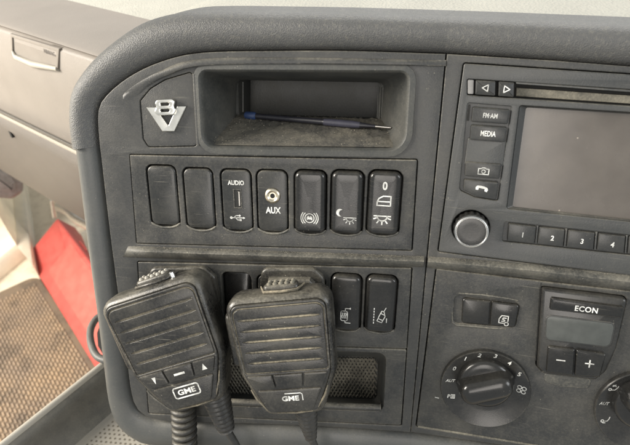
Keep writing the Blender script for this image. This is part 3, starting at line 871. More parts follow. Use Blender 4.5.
# disc slot with its dusty shutter
px_plate('slot_shutter', RF, [(517, 88), (716, 102), (715.5, 110), (516.5, 96.6)], 0.0, -0.0056, -0.0032, 0.0006, 'dustlip', RAD)
px_plate('slot_frame', RF, [(516, 82), (716, 96), (716, 98.2), (516, 84)], 0.0, -0.0056, 0.0004, 0.0003, 'radio', RAD)
px_plate('card_slot', RF, [(468.6, 105), (470.6, 105.2), (469, 121), (467, 120.6)], 0.0002, -0.005, -0.0048 + 0.0052, 0.0, 'gap', RAD)
button([(472.5, 106.5), (510, 109.5), (507.5, 124), (471, 121.5)], lambda T, p: text('lettering', 'FM·AM', T, 3.0, p, xs=0.72, bold=0.015))
button([(471, 124.5), (507, 127), (505, 142), (469.5, 139.5)], lambda T, p: text('lettering', 'MEDIA', T, 3.4, p, xs=0.66, bold=0.015))
cov = px_plate('button_bed', RF, [(468, 138), (506, 141), (503, 166), (464.5, 164)], 0.0008, -0.0056, 0.0006, 0.0004, 'radio', RAD)
button([(465.5, 161), (501.5, 163.5), (499, 178.5), (464.5, 175.5)], lambda T, p: strokes('camera_mark', T, [[(-3.2, -2), (3.2, -2), (3.2, 1.6), (1.4, 1.6), (1, 2.2), (-1, 2.2), (-1.4, 1.6), (-3.2, 1.6), (-3.2, -2)], arc(0, -0.2, 1.1, 0, 360)], 0.6, 'print', p), 0.0012, shift=(0.6, -0.6))
button([(464, 179), (498.5, 182), (496, 199.5), (474, 195.5), (463, 189)][0:4], None, 0.0022) if False else None
pb = dome('button', RF, Q([(464, 178.7), (498.7, 181.8), (496, 199.3), (477, 196.3), (463.2, 189.5)], [0.0012, 0.0012, 0.0012, 0.004, 0.002], RF), [(0, -0.0056), (0, 0.0013), (0.0003, 0.0019), (0.0010, 0.0022)], 'button', RAD)
T = Tilt(RF, RF.px(481.5, 188.3), R(-10), 0.0023)
strokes('handset_mark', T, [], 0.6, 'print', pb, fills=[[(-4.0, 0.4), (-3.2, 1.6), (-1.2, 2.0), (1.2, 2.0), (3.2, 1.6), (4.0, 0.4), (3.6, -1.2), (2.0, -1.0), (1.8, 0.4), (-1.8, 0.4), (-2.0, -1.0), (-3.6, -1.2)]])
# preset keys
keys = [[(508.5, 223), (536, 226), (534, 243.2), (507, 240.2)], [(539, 226.3), (564.5, 229), (562.7, 246.2), (537.3, 243.5)], [(568, 229.4), (594.5, 232.2), (592.8, 249.4), (566.3, 246.7)],
        [(598.2, 232.6), (625, 235.6), (623.3, 252.8), (596.5, 249.8)], [(628.5, 236), (656, 239), (654.5, 256.2), (627, 253.2)], [(660, 239.4), (688, 242.4), (686.5, 259.6), (658.5, 256.6)]]
for i, k in enumerate(keys):
    button(k, lambda T, p, i=i: text('numeral', str(i + 1), T, 3.4, p, bold=0.02, xs=0.9), 0.0007, 0.0016, shift=(0.8, -0.6))
for i in range(6):
    k, k2 = keys[i], keys[i + 1] if i < 5 else None
    if k2: px_plate('key_divider', RF, [(k[1][0] + 0.9, k[1][1] - 1), (k2[0][0] - 0.9, k2[0][1] - 1), (k2[3][0] - 0.9, k2[3][1]), (k[2][0] + 0.9, k[2][1])], 0.0, -0.0056, 0.0007, 0.0002, 'radio', RAD)
# volume knob
kc = RF.px(471, 227.8)
knob = thing('volume_knob', 'small round radio knob with silver ring and knurled black edge', 'knob', RF.W(*kc, -0.004))
kn = []
for k in range(72):
    a_ = 2 * math.pi * k / 72; r_ = 0.0112 + (0.00035 if (k // 2) % 2 else -0.00025); kn.append((kc[0] + r_ * math.cos(a_), kc[1] + r_ * math.sin(a_)))
loft('skirt', [[RF.W(x, y, -0.0055) for x, y in kn], [RF.W(x, y, 0.006) for x, y in kn], [RF.W(x, y, 0.0075) for x, y in inset(ell(*kc, 0.0112, n=72), 0.0003)]], 'knob', knob, True, True, smooth=25)
dome('silver_ring', RF, ell(*kc, 0.0110, n=48), [(0, 0.0070), (0, 0.0082), (0.0004, 0.0092), (0.0010, 0.0095), (0.0014, 0.0090)], 'silver', knob)
dome('cap', RF, ell(*kc, 0.0096, n=48), [(0, 0.0080), (0.0002, 0.0093), (0.002, 0.0095), (0.004, 0.0094)], 'dial', knob)

# ================================================================== CLIMATE CONTROLS
CLI = thing('climate_control_panel', 'dark dusty heater control panel with fan dial, ECON key and small display', 'control panel', RF.P(560, 440, -0.01))
TWIN = Q([(455, 294.5), (519.8, 302.5), (514.8, 327), (452.8, 322.5)], 0.0035, RF)
BLK = Q([(541.5, 286.5), (626, 296.5), (614.5, 346), (604.5, 369), (594, 377.3), (543, 371.2), (536.5, 364)], [0.001, 0.003, 0.002, 0.003, 0.004, 0.004, 0.003], RF)
plate('faceplate', RF, [CL_OUT, TWIN, inset(BLK, -0.0006)], -0.006, 0.0006, 0.0008, 'insert', CLI)
plate('chassis', RF, [inset(CL_OUT, 0.0012)], -0.011, -0.0058, 0.0, 'gap', CLI)
px_plate('panel_joint', RF, [(540.6, 282), (541.4, 282.1), (536, 360), (535.2, 360)], 0.0, -0.002, 0.0007, 0.0, 'gap', CLI)
tube('dusty_edge', [RF.P(418, 426.3, 0.0005), RF.P(470, 434.5, 0.0005), RF.P(526, 443.8, 0.0005), RF.P(600, 456, 0.0005)], [0.0009] * 4, 'dustlip', CLI, 7)
plate('recess_bed', RF, [inset(TWIN, -0.0004)], -0.0056, -0.0006, 0.0, 'insert', CLI)
# twin rocker
for k, pts in enumerate(([(462.5, 297), (490.3, 300.2), (488.6, 324.2), (461.3, 321.4)], [(491.3, 300.3), (519.2, 304), (514.6, 326.6), (489.6, 324.3)])):
    b_ = dome('button', RF, Q(pts, [0.002, 0.0004, 0.0004, 0.002] if not k else [0.0004, 0.002, 0.002, 0.0004], RF), [(0, -0.0056), (0, 0.0014), (0.0003, 0.0020), (0.0012, 0.0025)], 'switch', CLI)
    if k:
        strokes('air_intake_mark', T_at(qt(RF, pts, 0.0026), 0.2, -3.2), [[(-3.0, -2.6), (-3.0, 0.4), (-1.6, 3.0), (2.8, 3.0), (2.8, -1.0)], [(-3.0, -2.6), (0.2, -2.6)], [(1.6, 1.4), (-0.4, 1.4), (-0.8, 0.2), (0.8, -0.2), (0.6, -1.2), (-1.4, -1.2)], arc(2.0, -3.0, 1.3, 0, 360)], 0.6, 'print', b_)
tube('recess_lip', [RF.P(x, y, 0.0007) for x, y in ((452.3, 313), (452.6, 322), (456, 324.8), (470, 326), (490, 328), (506, 329))], [0.0003, 0.0007, 0.0009, 0.0009, 0.0007, 0.0003], 'ledge', CLI, 7)
tube('recess_lip', [RF.P(x, y, 0.0007) for x, y in ((456, 293), (480, 294.6), (505, 298), (518, 300.5))], [0.0003, 0.0007, 0.0007, 0.0003], 'ledge', CLI, 7)
# display block
dome('display_block', RF, BLK, [(0, -0.0056), (0, 0.0024), (0.0006, 0.0036), (0.0018, 0.0042)], 'dial', CLI)
ec = [(549.5, 293.5), (621.5, 302.8), (619.2, 314.2), (548, 305.8)]
b_ = dome('econ_button', RF, Q(ec, 0.0012, RF), [(0, 0.002), (0, 0.0056), (0.0004, 0.0064), (0.0014, 0.0068)], 'switch', CLI)
text('lettering', 'ECON', T_at(qt(RF, ec, 0.0069), 0.0, -0.6), 3.9, b_, bold=0.02, xs=0.92, sp=1.08)
px_plate('display_frame', RF, [(544.6, 311.2), (614.2, 319.6), (608.6, 344.4), (543.2, 337)], 0.004, 0.001, 0.0046, 0.0003, 'button', CLI)
px_plate('display', RF, [(546, 312.6), (612.6, 320.8), (607.4, 343), (544.8, 335.8)], 0.0034, 0.001, 0.0048, 0.0002, 'lcd', CLI)
for pts, kind in (([(546.6, 341.6), (573.2, 344.8), (571.4, 371), (544.4, 367.6)], 'minus'), ([(574.4, 345), (604, 349.6), (598, 372.5), (572.6, 371.2)], 'plus')):
    b_ = dome(kind + '_button', RF, Q(pts, 0.0014, RF), [(0, 0.002), (0, 0.0052), (0.0004, 0.0060), (0.0012, 0.0064)], 'switch', CLI)
    ln = [[(-2.6, 0), (2.6, 0)]] + ([[(0, -2.6), (0, 2.6)]] if kind == 'plus' else [])
    strokes(kind + '_mark', T_at(qt(RF, pts, 0.0065), 0.0, 0.8), ln, 0.85, 'print', b_)
px_plate('finger_scoop', RF, [(543, 371.5), (592, 378), (588, 387.5), (560, 386), (545, 381)], 0.003, 0.0, 0.0010, 0.0004, 'ledge', CLI)


def dial(c_px, r, lab, marks, bar_deg, grp):
    c = RF.px(*c_px)
    d = thing('rotary_dial', lab, 'dial', RF.W(*c, 0.0006), grp)
    dome('dial_plate', RF, ell(c[0], c[1], r, n=64), [(0, -0.001), (0, 0.0040), (0.0005, 0.0048), (0.0012, 0.0046), (r * 0.36, 0.0014), (r * 0.45, 0.0012)], 'dial', d, 30)
    # conical skirt of the knob and its grip bar
    rk = r * 0.61
    c = RF.px(c_px[0] + 1.0, c_px[1] - 3.0, 0.006)
    dome('knob_base', RF, ell(c[0], c[1], rk, n=56), [(0, 0.002), (0.0003, 0.0062), (0.0012, 0.0080), (0.0030, 0.0088), (0.006, 0.0092)], 'knob', d, 40)
    ba = R(bar_deg); hl, hw = rk * 1.0, rk * 0.52
    bar = rpoly([(-hl, -hw), (hl, -hw * 0.9), (hl, hw * 0.9), (-hl, hw)], hw * 0.88, 9)
    bar = [(c[0] + x * math.cos(ba) - y * math.sin(ba), c[1] + x * math.sin(ba) + y * math.cos(ba)) for x, y in bar]
    dome('grip', RF, bar, [(-0.0010, 0.0060), (0.0002, 0.0120), (0.0010, 0.0150), (0.0022, 0.0170), (0.0040, 0.0182), (0.0064, 0.0188), (0.0085, 0.0190)], 'knob', d, 50)
    c = RF.px(*c_px)
    for s, px_, h in marks:
        q = RF.px(*px_, 0.0036)
        # print lies on the sloping dial plate
        Tm = Tilt(RF, q, R(-5), 0.0)
        Tm.wf = lambda x, y: 0.0046 - 0.0032 * max(0, min(1, (r - 0.0012 - math.hypot(x - c[0], y - c[1])) / (r * 0.36 - 0.0012))) + 0.00022
        if callable(s): s(Tm, d)
        else: text('lettering', s, Tm, h, d, bold=0.018, xs=0.95, shear=0.15)
    return d


def m_fan(T, p): strokes('fan_mark', T, [arc(1.5, 1.5, 1.35, 0, 360, 10), arc(-1.5, 1.5, 1.35, 0, 360, 10), arc(1.5, -1.5, 1.35, 0, 360, 10), arc(-1.5, -1.5, 1.35, 0, 360, 10)], 0.6, 'print', p)
def m_max(T, p):
    text('letter', 'P', T_at(T, -1.6, 0), 2.8, p, bold=0.03); strokes('defrost_mark', T_at(T, 1.4, 0), [[(-1.3, -1.4), (1.3, -1.4), (1.1, 1.4), (-1.5, 1.4), (-1.3, -1.4)], [(-0.4, -1), (-0.5, 1)], [(0.4, -1), (0.3, 1)]], 0.5, 'print', p)
def m_face(T, p): strokes('face_vent_mark', T, [arc(-2.2, -1.4, 0.9, 0, 360, 10), [(-1.4, -1.8), (1.2, -1.6), (2.4, 0.6), (2.6, 1.8)], [(-1.2, 1.4), (0.4, 2.0), (1.2, 1.2)], [(-1.4, 2.2), (0.6, 2.8)]], 0.6, 'print', p)
def m_foot(T, p): strokes('foot_vent_mark', T, [arc(-2.0, -0.6, 0.9, 0, 360, 10), [(-1.2, -0.8), (1.4, -0.4), (2.2, 1.0), (2.6, 2.6)], [(-1.4, -2.0), (0.2, -1.8)]], 0.6, 'print', p)


dial((484.5, 386.5), 0.0312, 'dark fan speed dial with grip bar, numbered 0 to 5', [(m_max, (451, 396.5), 2.6), ('AUT', (450.5, 381), 2.5), ('0', (454.5, 368.5), 3.6), ('1', (465.5, 358.3), 3.6), ('2', (479.5, 354.8), 3.6), ('3', (495.5, 355.6), 3.6), ('4', (509.5, 362.6), 3.6), ('5', (519.2, 374), 3.6), (m_fan, (521.5, 390), 3)], 24, 'climate dials')
dial((643.5, 409), 0.0312, 'dark air direction dial at the right edge with vent symbols', [(m_face, (614, 388), 3), ('AUT', (604.5, 403.6), 2.5), (m_foot, (605.5, 420.5), 3)], -50, 'climate dials')
T = Tilt(RF, RF.px(437, 397), R(-4), 0.0008); strokes('index_mark', T, [[(-1.3, 0), (1.3, 0)]], 0.7, 'print', CLI)


# ================================================================== MICROPHONES
def mic(c_px, wz, rot, pitch, yaw, lab, worn, clip, K=1.12):
    o = LF.P(*c_px, wz)
    u = AU * math.cos(rot) + AV * math.sin(rot); v = -AU * math.sin(rot) + AV * math.cos(rot); n = AN.copy()
    q = Matrix.Rotation(pitch, 3, u); v = q @ v; n = q @ n
    q = Matrix.Rotation(yaw, 3, v); u = q @ u; n = q @ n
    F_ = Frame(o, u, v, n, K)
    t = thing('radio_microphone', lab, 'microphone', o - n * 0.012, 'two-way radio microphones')
    mm = 1e-3
    body = [(-17, -39), (18, -39), (29.5, -11), (32.5, 39), (-32.5, 39), (-29.5, -11)]
    body = rpoly([(x * mm, y * mm) for x, y in body], [8 * mm, 8 * mm, 14 * mm, 9 * mm, 9 * mm, 14 * mm], 6)
    dome('housing', F_, body, [(0.006, -0.014), (0.0025, -0.0125), (0.0008, -0.009), (0, -0.004), (0, 0.005), (0.0006, 0.0075), (0.0018, 0.0092), (0.0030, 0.0098), (0.0040, 0.0092)], 'mic', t, 40)
    # front frame (a raised border) and sunk grille bed
    fr_o = inset(body, 0.0036)
    gr = rpoly([(-25.5 * mm, -8.5 * mm), (25.5 * mm, -8.5 * mm), (27.5 * mm, 33.5 * mm), (-27.5 * mm, 33.5 * mm)], [2 * mm, 2 * mm, 5 * mm, 5 * mm], 5)
    plate('front_frame', F_, [fr_o, gr], 0.0085, 0.0112, 0.0008, 'micface', t, 3)
    plate('grille_bed', F_, [inset(gr, -0.0004)], 0.0072, 0.0106, 0.0, 'groovefull' if worn else 'groove', t)
    gf = inset(gr, 0.0005); holes = []
    for i in range(5):                                # slots stop short of the border, their edges a little uneven
        yc, hw = -1.6 + i * 6.9, 22.6 + i * 0.45
        up_, lo_ = [], []
        for k in range(15):
            x = -hw + 2 * hw * k / 14; e_ = 0.15 if k in (0, 14) else 0.62
            up_.append((x * mm, (yc + e_ + random.uniform(-0.08, 0.08)) * mm)); lo_.append((x * mm, (yc - e_ + random.uniform(-0.08, 0.08)) * mm))
        holes.append(lo_ + up_[::-1])
    plate('grille_face', F_, [gf] + holes, 0.0095, 0.0113, 0.0004, 'micface', t, 2)
    # button row
    tops, bots = -9.6, -18.2
    cols = [(-24.8, -9.2, -20.5, -8.0), (-8.4, 9.6, -7.2, 8.4), (10.4, 24.8, 9.2, 20.5)]
    for k, (a_, b2, c_, d_) in enumerate(cols):
        lp = rpoly([(c_ * mm, bots * mm), (d_ * mm, bots * mm), (b2 * mm, tops * mm), (a_ * mm, tops * mm)], 0.8 * mm, 3)
        bb = dome('push_button', F_, lp, [(0, 0.0100), (0, 0.0118), (0.0003, 0.0123), (0.0009, 0.0125)], 'micface', t)
        T = Tilt(F_, ((a_ + b2 + c_ + d_) / 4 * mm, (tops + bots) / 2 * mm), 0, 0.0126)
        if not worn:
            if k == 0: strokes('down_mark', T, [], 0.5, 'print', bb, fills=[[(-1.0, 2.0), (1.4, 2.0), (0.2, -2.2)]])
            if k == 1: strokes('bar_mark', T, [[(-3.0, 0), (3.0, 0)]], 1.3, 'print', bb)
            if k == 2: strokes('up_mark', T, [], 0.5, 'print', bb, fills=[[(-1.6, -1.8), (1.6, -1.8), (0, 2.0)]])
    # chin with the maker's mark
    chin = rpoly([(-11.5 * mm, -34.5 * mm), (12.5 * mm, -34.5 * mm), (20 * mm, -19.6 * mm), (-20 * mm, -19.6 * mm)], [3 * mm, 3 * mm, 1 * mm, 1 * mm], 4)
    ch = dome('chin_plate', F_, chin, [(0, 0.0100), (0, 0.0114), (0.0004, 0.0121), (0.0014, 0.0124)], 'micface', t)
    T = Tilt(F_, (0.6 * mm, -25.2 * mm), 0, 0.01252)
    if worn:
        text('lettering', 'GME', T_at(T, -0.6, -0.2), 3.3, ch, bold=0.03, xs=1.2)
        strokes('logo_frame', T, [[(-3.6, 3.1), (6.0, 3.1), (6.9, 2.2), (6.9, -1.6)]], 0.55, 'print', ch)
    else:
        text('lettering', 'GME', T, 3.4, ch, bold=0.03, xs=1.25)
        rr_ = rpoly([(-8, -3.3), (8, -3.3), (8, 3.3), (-8, 3.3)], 1.5, 4); strokes('logo_frame', T, [rr_ + rr_[:1]], 0.8, 'print', ch)
    # side edges of the chin, worn bright
    for s in (-1, 1):
        tube('chin_edge', [F_.W(s * 23.5 * mm, -19 * mm, 0.0110), F_.W(s * 21.0 * mm, -25.0 * mm, 0.0110), F_.W(s * 15.5 * mm, -33.5 * mm, 0.0108)], [0.0004, 0.0008, 0.0004], 'groove' if worn or s > 0 else 'mic', t, 7)
    tube('chin_edge', [F_.W(-10 * mm, -36.2 * mm, 0.0098), F_.W(2 * mm, -36.8 * mm, 0.0098), F_.W(12 * mm, -36.2 * mm, 0.0098)], [0.0003, 0.0007, 0.0003], 'groove', t, 7)
    # press-to-talk bar on the left flank
    ptt = rpoly([(-0.018, -0.006), (0.018, -0.006), (0.018, 0.006), (-0.018, 0.006)], 0.004, 5)
    SF = Frame(F_.W(-0.0318, 0.010, -0.002), v, n, -u, K)
    dome('talk_bar', SF, ptt, [(0, -0.004), (0, 0.0012), (0.0008, 0.0024), (0.002, 0.003)], 'mic', t)
    # knurled tab of the hang-up clip on top
    KF = Frame(F_.W(clip[0] * mm, 0.0388, clip[1] * mm), u, -n, v, K)
    tb = thing_part = dome('hanger_tab', KF, rpoly([(-0.0115, -0.0045), (0.0115, -0.0045), (0.0095, 0.0055), (-0.0095, 0.0055)], 0.003, 5), [(0, -0.004), (0, 0.0026), (0.0006, 0.0036), (0.0014, 0.004)], 'mic', t)
    for j in range(2):
        for i in range(5):
            x, y = (-0.0072 + i * 0.0036), (-0.0018 + j * 0.0040)
            dome('knurl', KF, ell(x, y, 0.00145, 0.0016, 10), [(0, 0.0036), (0.0002, 0.0048), (0.0008, 0.0054)], 'dustlip' if worn else 'traylip', tb)
    tube('tab_edge', [KF.W(*p, 0.0012) for p in [(-0.0135, 0.004), (-0.010, -0.0062), (0, -0.0078), (0.010, -0.0062), (0.0135, 0.004)]], [0.0006, 0.001, 0.001, 0.001, 0.0006], 'groove' if worn else 'mic', t, 8)
    if not worn: dome('screw', KF, ell(0.0125, -0.0035, 0.0017, n=12), [(0, 0.0), (0.0002, 0.0032), (0.0007, 0.0036)], 'silver', t)
    return t, F_


def cable(t, pts, r, name='cable'): return tube(name, spline(pts, 10), r, 'cable', t, 10)


def boot(t, p0, p1, r0, r1):
    """ribbed strain relief"""
    P, RR = [], []
    n = 34
    for i in range(n + 1):
        s = i / n; P.append(p0.lerp(p1, s)); RR.append((r0 + (r1 - r0) * s) * (1.0 + (0.09 if (i // 2) % 2 else -0.07)))
    return tube('strain_relief', P, RR, 'cable', t, 16)


def coil(t, path, rad_, wire, turns):
    P = spline(path, 60); n = len(P) - 1; out = []
    m_ = turns * 18
    for k in range(m_ + 1):
        s = k / m_ * n; i = min(int(s), n - 1); p = P[i].lerp(P[i + 1], s - i); d = (P[i + 1] - P[i]).normalized()
        e1 = d.cross(AN).normalized(); e2 = d.cross(e1)
        a_ = 2 * math.pi * k / 18; out.append(p + (e1 * math.cos(a_) + e2 * math.sin(a_)) * rad_)
    return tube('coiled_cable', out, wire, 'cable', t, 8)


t1, F1 = mic((177, 343), 0.036, R(21), R(-4), R(4), 'dusty black microphone tilted on its holder at the left, with framed logo', False, (2, -2), 1.19)
t2, F2 = mic((287.5, 350), 0.036, R(9), R(-4), R(3), 'dusty black microphone hanging upright in the middle, grooves full of tan dust', True, (2, -2), 1.12)
# cords
p0 = F1.W(0.009, -0.036, -0.003)
b1 = LF.P(226, 428, 0.028)
boot(t1, p0, b1, 0.0105, 0.0062)
cable(t1, [b1, LF.P(237, 447, 0.026), LF.P(246, 470, 0.024), LF.P(238, 505, 0.02), LF.P(205, 515, 0.016), LF.P(188, 500, 0.014), LF.P(186, 480, 0.014)], 0.0030)
coil(t1, [LF.P(183, 392, 0.011), LF.P(184, 420, 0.0125), LF.P(185, 450, 0.014), LF.P(186, 480, 0.014)], 0.0078, 0.0026, 14)
p0 = F2.W(0.005, -0.036, -0.003)
b2 = LF.P(311, 437, 0.026)
boot(t2, p0, b2, 0.0092, 0.0042)
cable(t2, [b2, LF.P(317, 453, 0.025), LF.P(326, 480, 0.022), LF.P(340, 520, 0.01)], 0.0030)

# holders behind the microphones
for pts, lab in (([(152, 266), (206, 265), (217, 275), (221, 300), (205, 318), (165, 318), (150, 296)], 'black plastic microphone holder plate behind the tilted left microphone'),
                 ([(263, 266), (315, 266), (325, 276), (326, 312), (308, 322), (272, 322), (258, 308)], 'black plastic microphone holder plate behind the upright middle microphone')):
    h = thing('microphone_holder', lab, 'holder', LF.P(pts[0][0] + 30, 300, 0.0004), 'microphone holders')
    lp = Q(pts, 0.006)
    dome('base_plate', LF, lp, [(0, 0.0005), (0, 0.0035), (0.0008, 0.0045), (0.0022, 0.0048)], 'mic', h)
    dome('clip_block', LF, inset(lp, 0.0065), [(0, 0.0045), (0, 0.0085), (0.001, 0.0098), (0.0025, 0.0102)], 'mic', h)
    c = LF.px(pts[0][0] + 30, 296); dome('button_socket', LF, ell(c[0], c[1], 0.0085, n=28), [(0, 0.0100), (0, 0.0200), (0.001, 0.0210)], 'mic', h)


# ================================================================== PASSENGER SIDE
P0 = LF.P(98, 61, -0.10)                              # a point on the seam of the passenger dash
def on_fwd(x, y, f): return hit(x, y, P0 + TF * f, TF)
PD = thing('passenger_dashboard', 'beige passenger dashboard with rolled top edge and recessed handle, left of console', 'dashboard', on_fwd(60, 200, 0.05))
prof = []
def pr(x, y, f): p = on_fwd(x, y, f); prof.append((f, p.z)); return p.z
z_top = pr(110, 25, 0.055)
zs = on_fwd(98, 61, 0.0).z
lat0, lat1 = -0.02, 1.3


def strip(name, prof_, mat, parent, l0=lat0, l1=lat1, smooth=60):
    base = P0 - Vector((0, 0, P0.z))
    rows = [[base + TF * f + TL * l + Vector((0, 0, z)) for f, z in prof_] for l in (l0, (l0 + l1) / 2, l1)]
    return loft(name, rows, mat, parent, closed=False, smooth=smooth)


# top surface and rolled edge
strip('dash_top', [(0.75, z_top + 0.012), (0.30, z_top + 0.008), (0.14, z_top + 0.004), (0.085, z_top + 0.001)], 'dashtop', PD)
roll_p = [(0.085, z_top + 0.001)]
for k in range(1, 11):
    a_ = R(90 * k / 10); roll_p.append((0.085 - 0.083 * math.sin(a_), zs + 0.003 + (z_top - zs - 0.003) * math.cos(a_)))
roll_p += [(0.004, zs + 0.001)]
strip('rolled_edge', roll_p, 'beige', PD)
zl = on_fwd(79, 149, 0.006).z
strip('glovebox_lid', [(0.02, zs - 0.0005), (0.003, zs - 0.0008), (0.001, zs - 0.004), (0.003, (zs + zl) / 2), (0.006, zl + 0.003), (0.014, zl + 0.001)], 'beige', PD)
zb = on_fwd(79, 153, -0.006).z; zc = on_fwd(82, 168, 0.0).z; zd = on_fwd(67, 208, 0.05).z
strip('lower_lip', [(0.02, zl - 0.001), (-0.002, zl - 0.0015), (-0.006, zb + 0.001), (-0.006, zb - 0.003), (0.004, zb - 0.006)], 'traylip', PD)
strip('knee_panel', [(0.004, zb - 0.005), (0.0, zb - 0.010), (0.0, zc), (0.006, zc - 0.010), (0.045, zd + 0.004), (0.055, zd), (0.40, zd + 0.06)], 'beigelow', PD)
# handle recess in the lid: rounded frame, lighter sill, sunk bowl
HF = Frame(on_fwd(35, 55, 0.001), -TL, Vector((0, 0, 1)), -TF)
hp = [(11, 33.5), (60, 48.5), (58.5, 71), (33, 66.5), (15, 59), (11.5, 52)]
ho = HF.poly(hp)
plate('handle_frame', HF, [ho, inset(ho, 0.0035)], -0.004, 0.0012, 0.0005, 'beige', PD)
dome('handle_flap', HF, inset(ho, 0.005), [(0, -0.004), (0, -0.0002)], 'beige', PD)
tube('handle_sill', [HF.P(x, y, 0.001) for x, y in ((12.5, 51), (16, 57), (33, 64.5), (57.5, 69))], [0.0012, 0.0030, 0.0034, 0.0022], 'traylip', PD, 10)
Tm = Tilt(HF, HF.px(49, 52.5), R(0), 0.0001, 1.0); text('lettering', 'AIRBAG', Tm, 4.5, PD, mat='beigelow', bold=0.02)
Tm = Tilt(HF, HF.px(3, 137), R(0), 0.001)
plate('vent_slot', HF, [rect(*HF.px(3.5, 137, 0.006), 0.006, 0.011, 0.002)], -0.010, -0.0032, 0.0004, 'gap', PD)

# floor, mat, sill and door side
zf = 0.0
fl = [Vector((-2.0, -0.6, zf)), Vector((0.9, -0.6, zf)), Vector((0.9, 2.0, zf)), Vector((-2.0, 2.0, zf))]
tag(put('floor', fl, [(0, 1, 2, 3)], 'floor', None, 0), 'beige cab floor', None, None, 'structure')
mc = [onz(x, y, 0.006) for x, y in ((-60, 345), (36, 284), (110, 400), (0, 500))]
MT = thing('rubber_mat', 'brown ribbed rubber floor mat in the passenger footwell', 'mat', (sum(mc, Vector()) / 4))
e1 = (mc[2] - mc[1]).normalized(); e2 = Vector((0, 0, 1)).cross(e1).normalized()
oM = mc[1]
MF = Frame(oM, e1, e2 if (mc[0] - mc[1]).dot(e2) > 0 else -e2, Vector((0, 0, 1)))
sg = 1 if (mc[0] - mc[1]).dot(e2) > 0 else -1
W_, H_ = 0.62, 0.62
plate('mat_base', MF, [rect(W_ / 2 - 0.01, H_ / 2, W_ + 0.05, H_ + 0.03, 0.03)], -0.005, 0.0, 0.0015, 'mat', MT)
vs, fs = [], []
px_, py_ = 0.0168, 0.0068
for j in range(int(H_ / py_)):
    for i in range(int(W_ / px_)):
        x = i * px_ + (j % 2) * px_ / 2 + 0.004; y = j * py_ + 0.004; h = 0.0032
        k = len(vs); a_, b_ = px_ * 0.40, py_ * 0.36
        for dx, dy, z in ((-a_, -b_, 0), (a_, -b_, 0), (a_, b_, 0), (-a_, b_, 0), (-a_ * 0.8, -b_ * 0.6, h), (a_ * 0.8, -b_ * 0.6, h), (a_ * 0.8, b_ * 0.6, h), (-a_ * 0.8, b_ * 0.6, h)):
            vs.append(MF.W(x + dx, y + dy, z - 0.0005))
        fs += [(k + 4, k + 5, k + 6, k + 7), (k, k + 1, k + 5, k + 4), (k + 1, k + 2, k + 6, k + 5), (k + 2, k + 3, k + 7, k + 6), (k + 3, k, k + 4, k + 7)]
tag(put('mat_ribs', vs, fs, 'matrib', MT, 0), None, None, None, 'stuff')

# cream door sill and lower door lining
DS = thing('door_lining', 'cream moulded door lining and sill beyond the floor mat', 'door lining', onz(10, 280, 0.0))
s0, s1 = onz(-70, 330, 0.02), onz(38, 274.5, 0.02)
sd = (s1 - s0).normalized(); so = Vector((0, 0, 1)).cross(sd).normalized()
if so.dot(TL) < 0: so = -so
rows = []
for l in (-0.8, 0.0, 0.30, 0.62, (s1 - s0).length, (s1 - s0).length + 0.05, 1.4):
    bend = 0.0 if l <= (s1 - s0).length else (l - (s1 - s0).length) * 3.0
    b = s0 + sd * l + so * bend
    rows.append([b + so * d + Vector((0, 0, z - 0.02)) for d, z in ((0, 0), (0.0, 0.035), (0.01, 0.048), (0.06, 0.055), (0.10, 0.06), (0.13, 0.10), (0.145, 0.2), (0.16, 0.45), (0.20, 0.9))])
loft('lining_panel', rows, 'cream', DS, closed=False, smooth=40)
mid_ = s0 + sd * ((s1 - s0).length - 0.12)
put('orange_label', [mid_ + so * d + sd * l + Vector((0, 0, 0.039)) for d, l in ((0.045, -0.14), (0.115, -0.14), (0.10, -0.02), (0.07, -0.005))], [(0, 1, 2, 3)], 'orange', DS, 0)
GT = Frame(hit(8, 184, s0 + so * 0.06, so), sd, Vector((0, 0, 1)), -so)
g = thing('door_pocket_trim', 'grey rounded trim block under the beige dashboard by the door', 'trim', GT.W(0, -0.04, 0))
gp = rpoly(GT.poly([(-30, 150), (14, 165), (24, 178), (24, 192), (13, 199.5), (-30, 196)]), 0.02, 5)
dome('trim_body', GT, gp, [(0, -0.07), (0, -0.004), (0.004, 0.0), (0.012, 0.002)], 'greytrim', g)
dome('trim_inlay', GT, inset(gp, 0.02), [(0, 0.0), (0.002, 0.006), (0.01, 0.008)], 'greytrim', g)
# steel tube and bracket under the dash
sp_ = thing('steel_stay', 'short dull steel tube under the dashboard above the red case', 'tube', on_fwd(64, 208, 0.2))
tube('stay_tube', spline([on_fwd(58, 207, 0.20), on_fwd(67, 211, 0.19), on_fwd(76, 219, 0.18), on_fwd(92, 228, 0.17)], 6), 0.010, 'metal', sp_, 12)
tube('stay_foot', [on_fwd(52, 200, 0.21), on_fwd(55, 217, 0.20)], [0.006, 0.007], 'metal', sp_, 10)
bb = thing('dark_bracket', 'dark bracket between the red case and the console', 'bracket', on_fwd(88, 236, 0.1))
BF = Frame(on_fwd(89, 238, 0.1), -TL, Vector((0, 0, 1)), -TF)
bp = rpoly(BF.poly([(80, 233), (92, 228), (99, 246), (97, 262), (90, 258)]), 0.004, 3)
dome('bracket_body', BF, bp, [(0, -0.04), (0, -0.002), (0.003, 0.0)], 'traywall', bb)

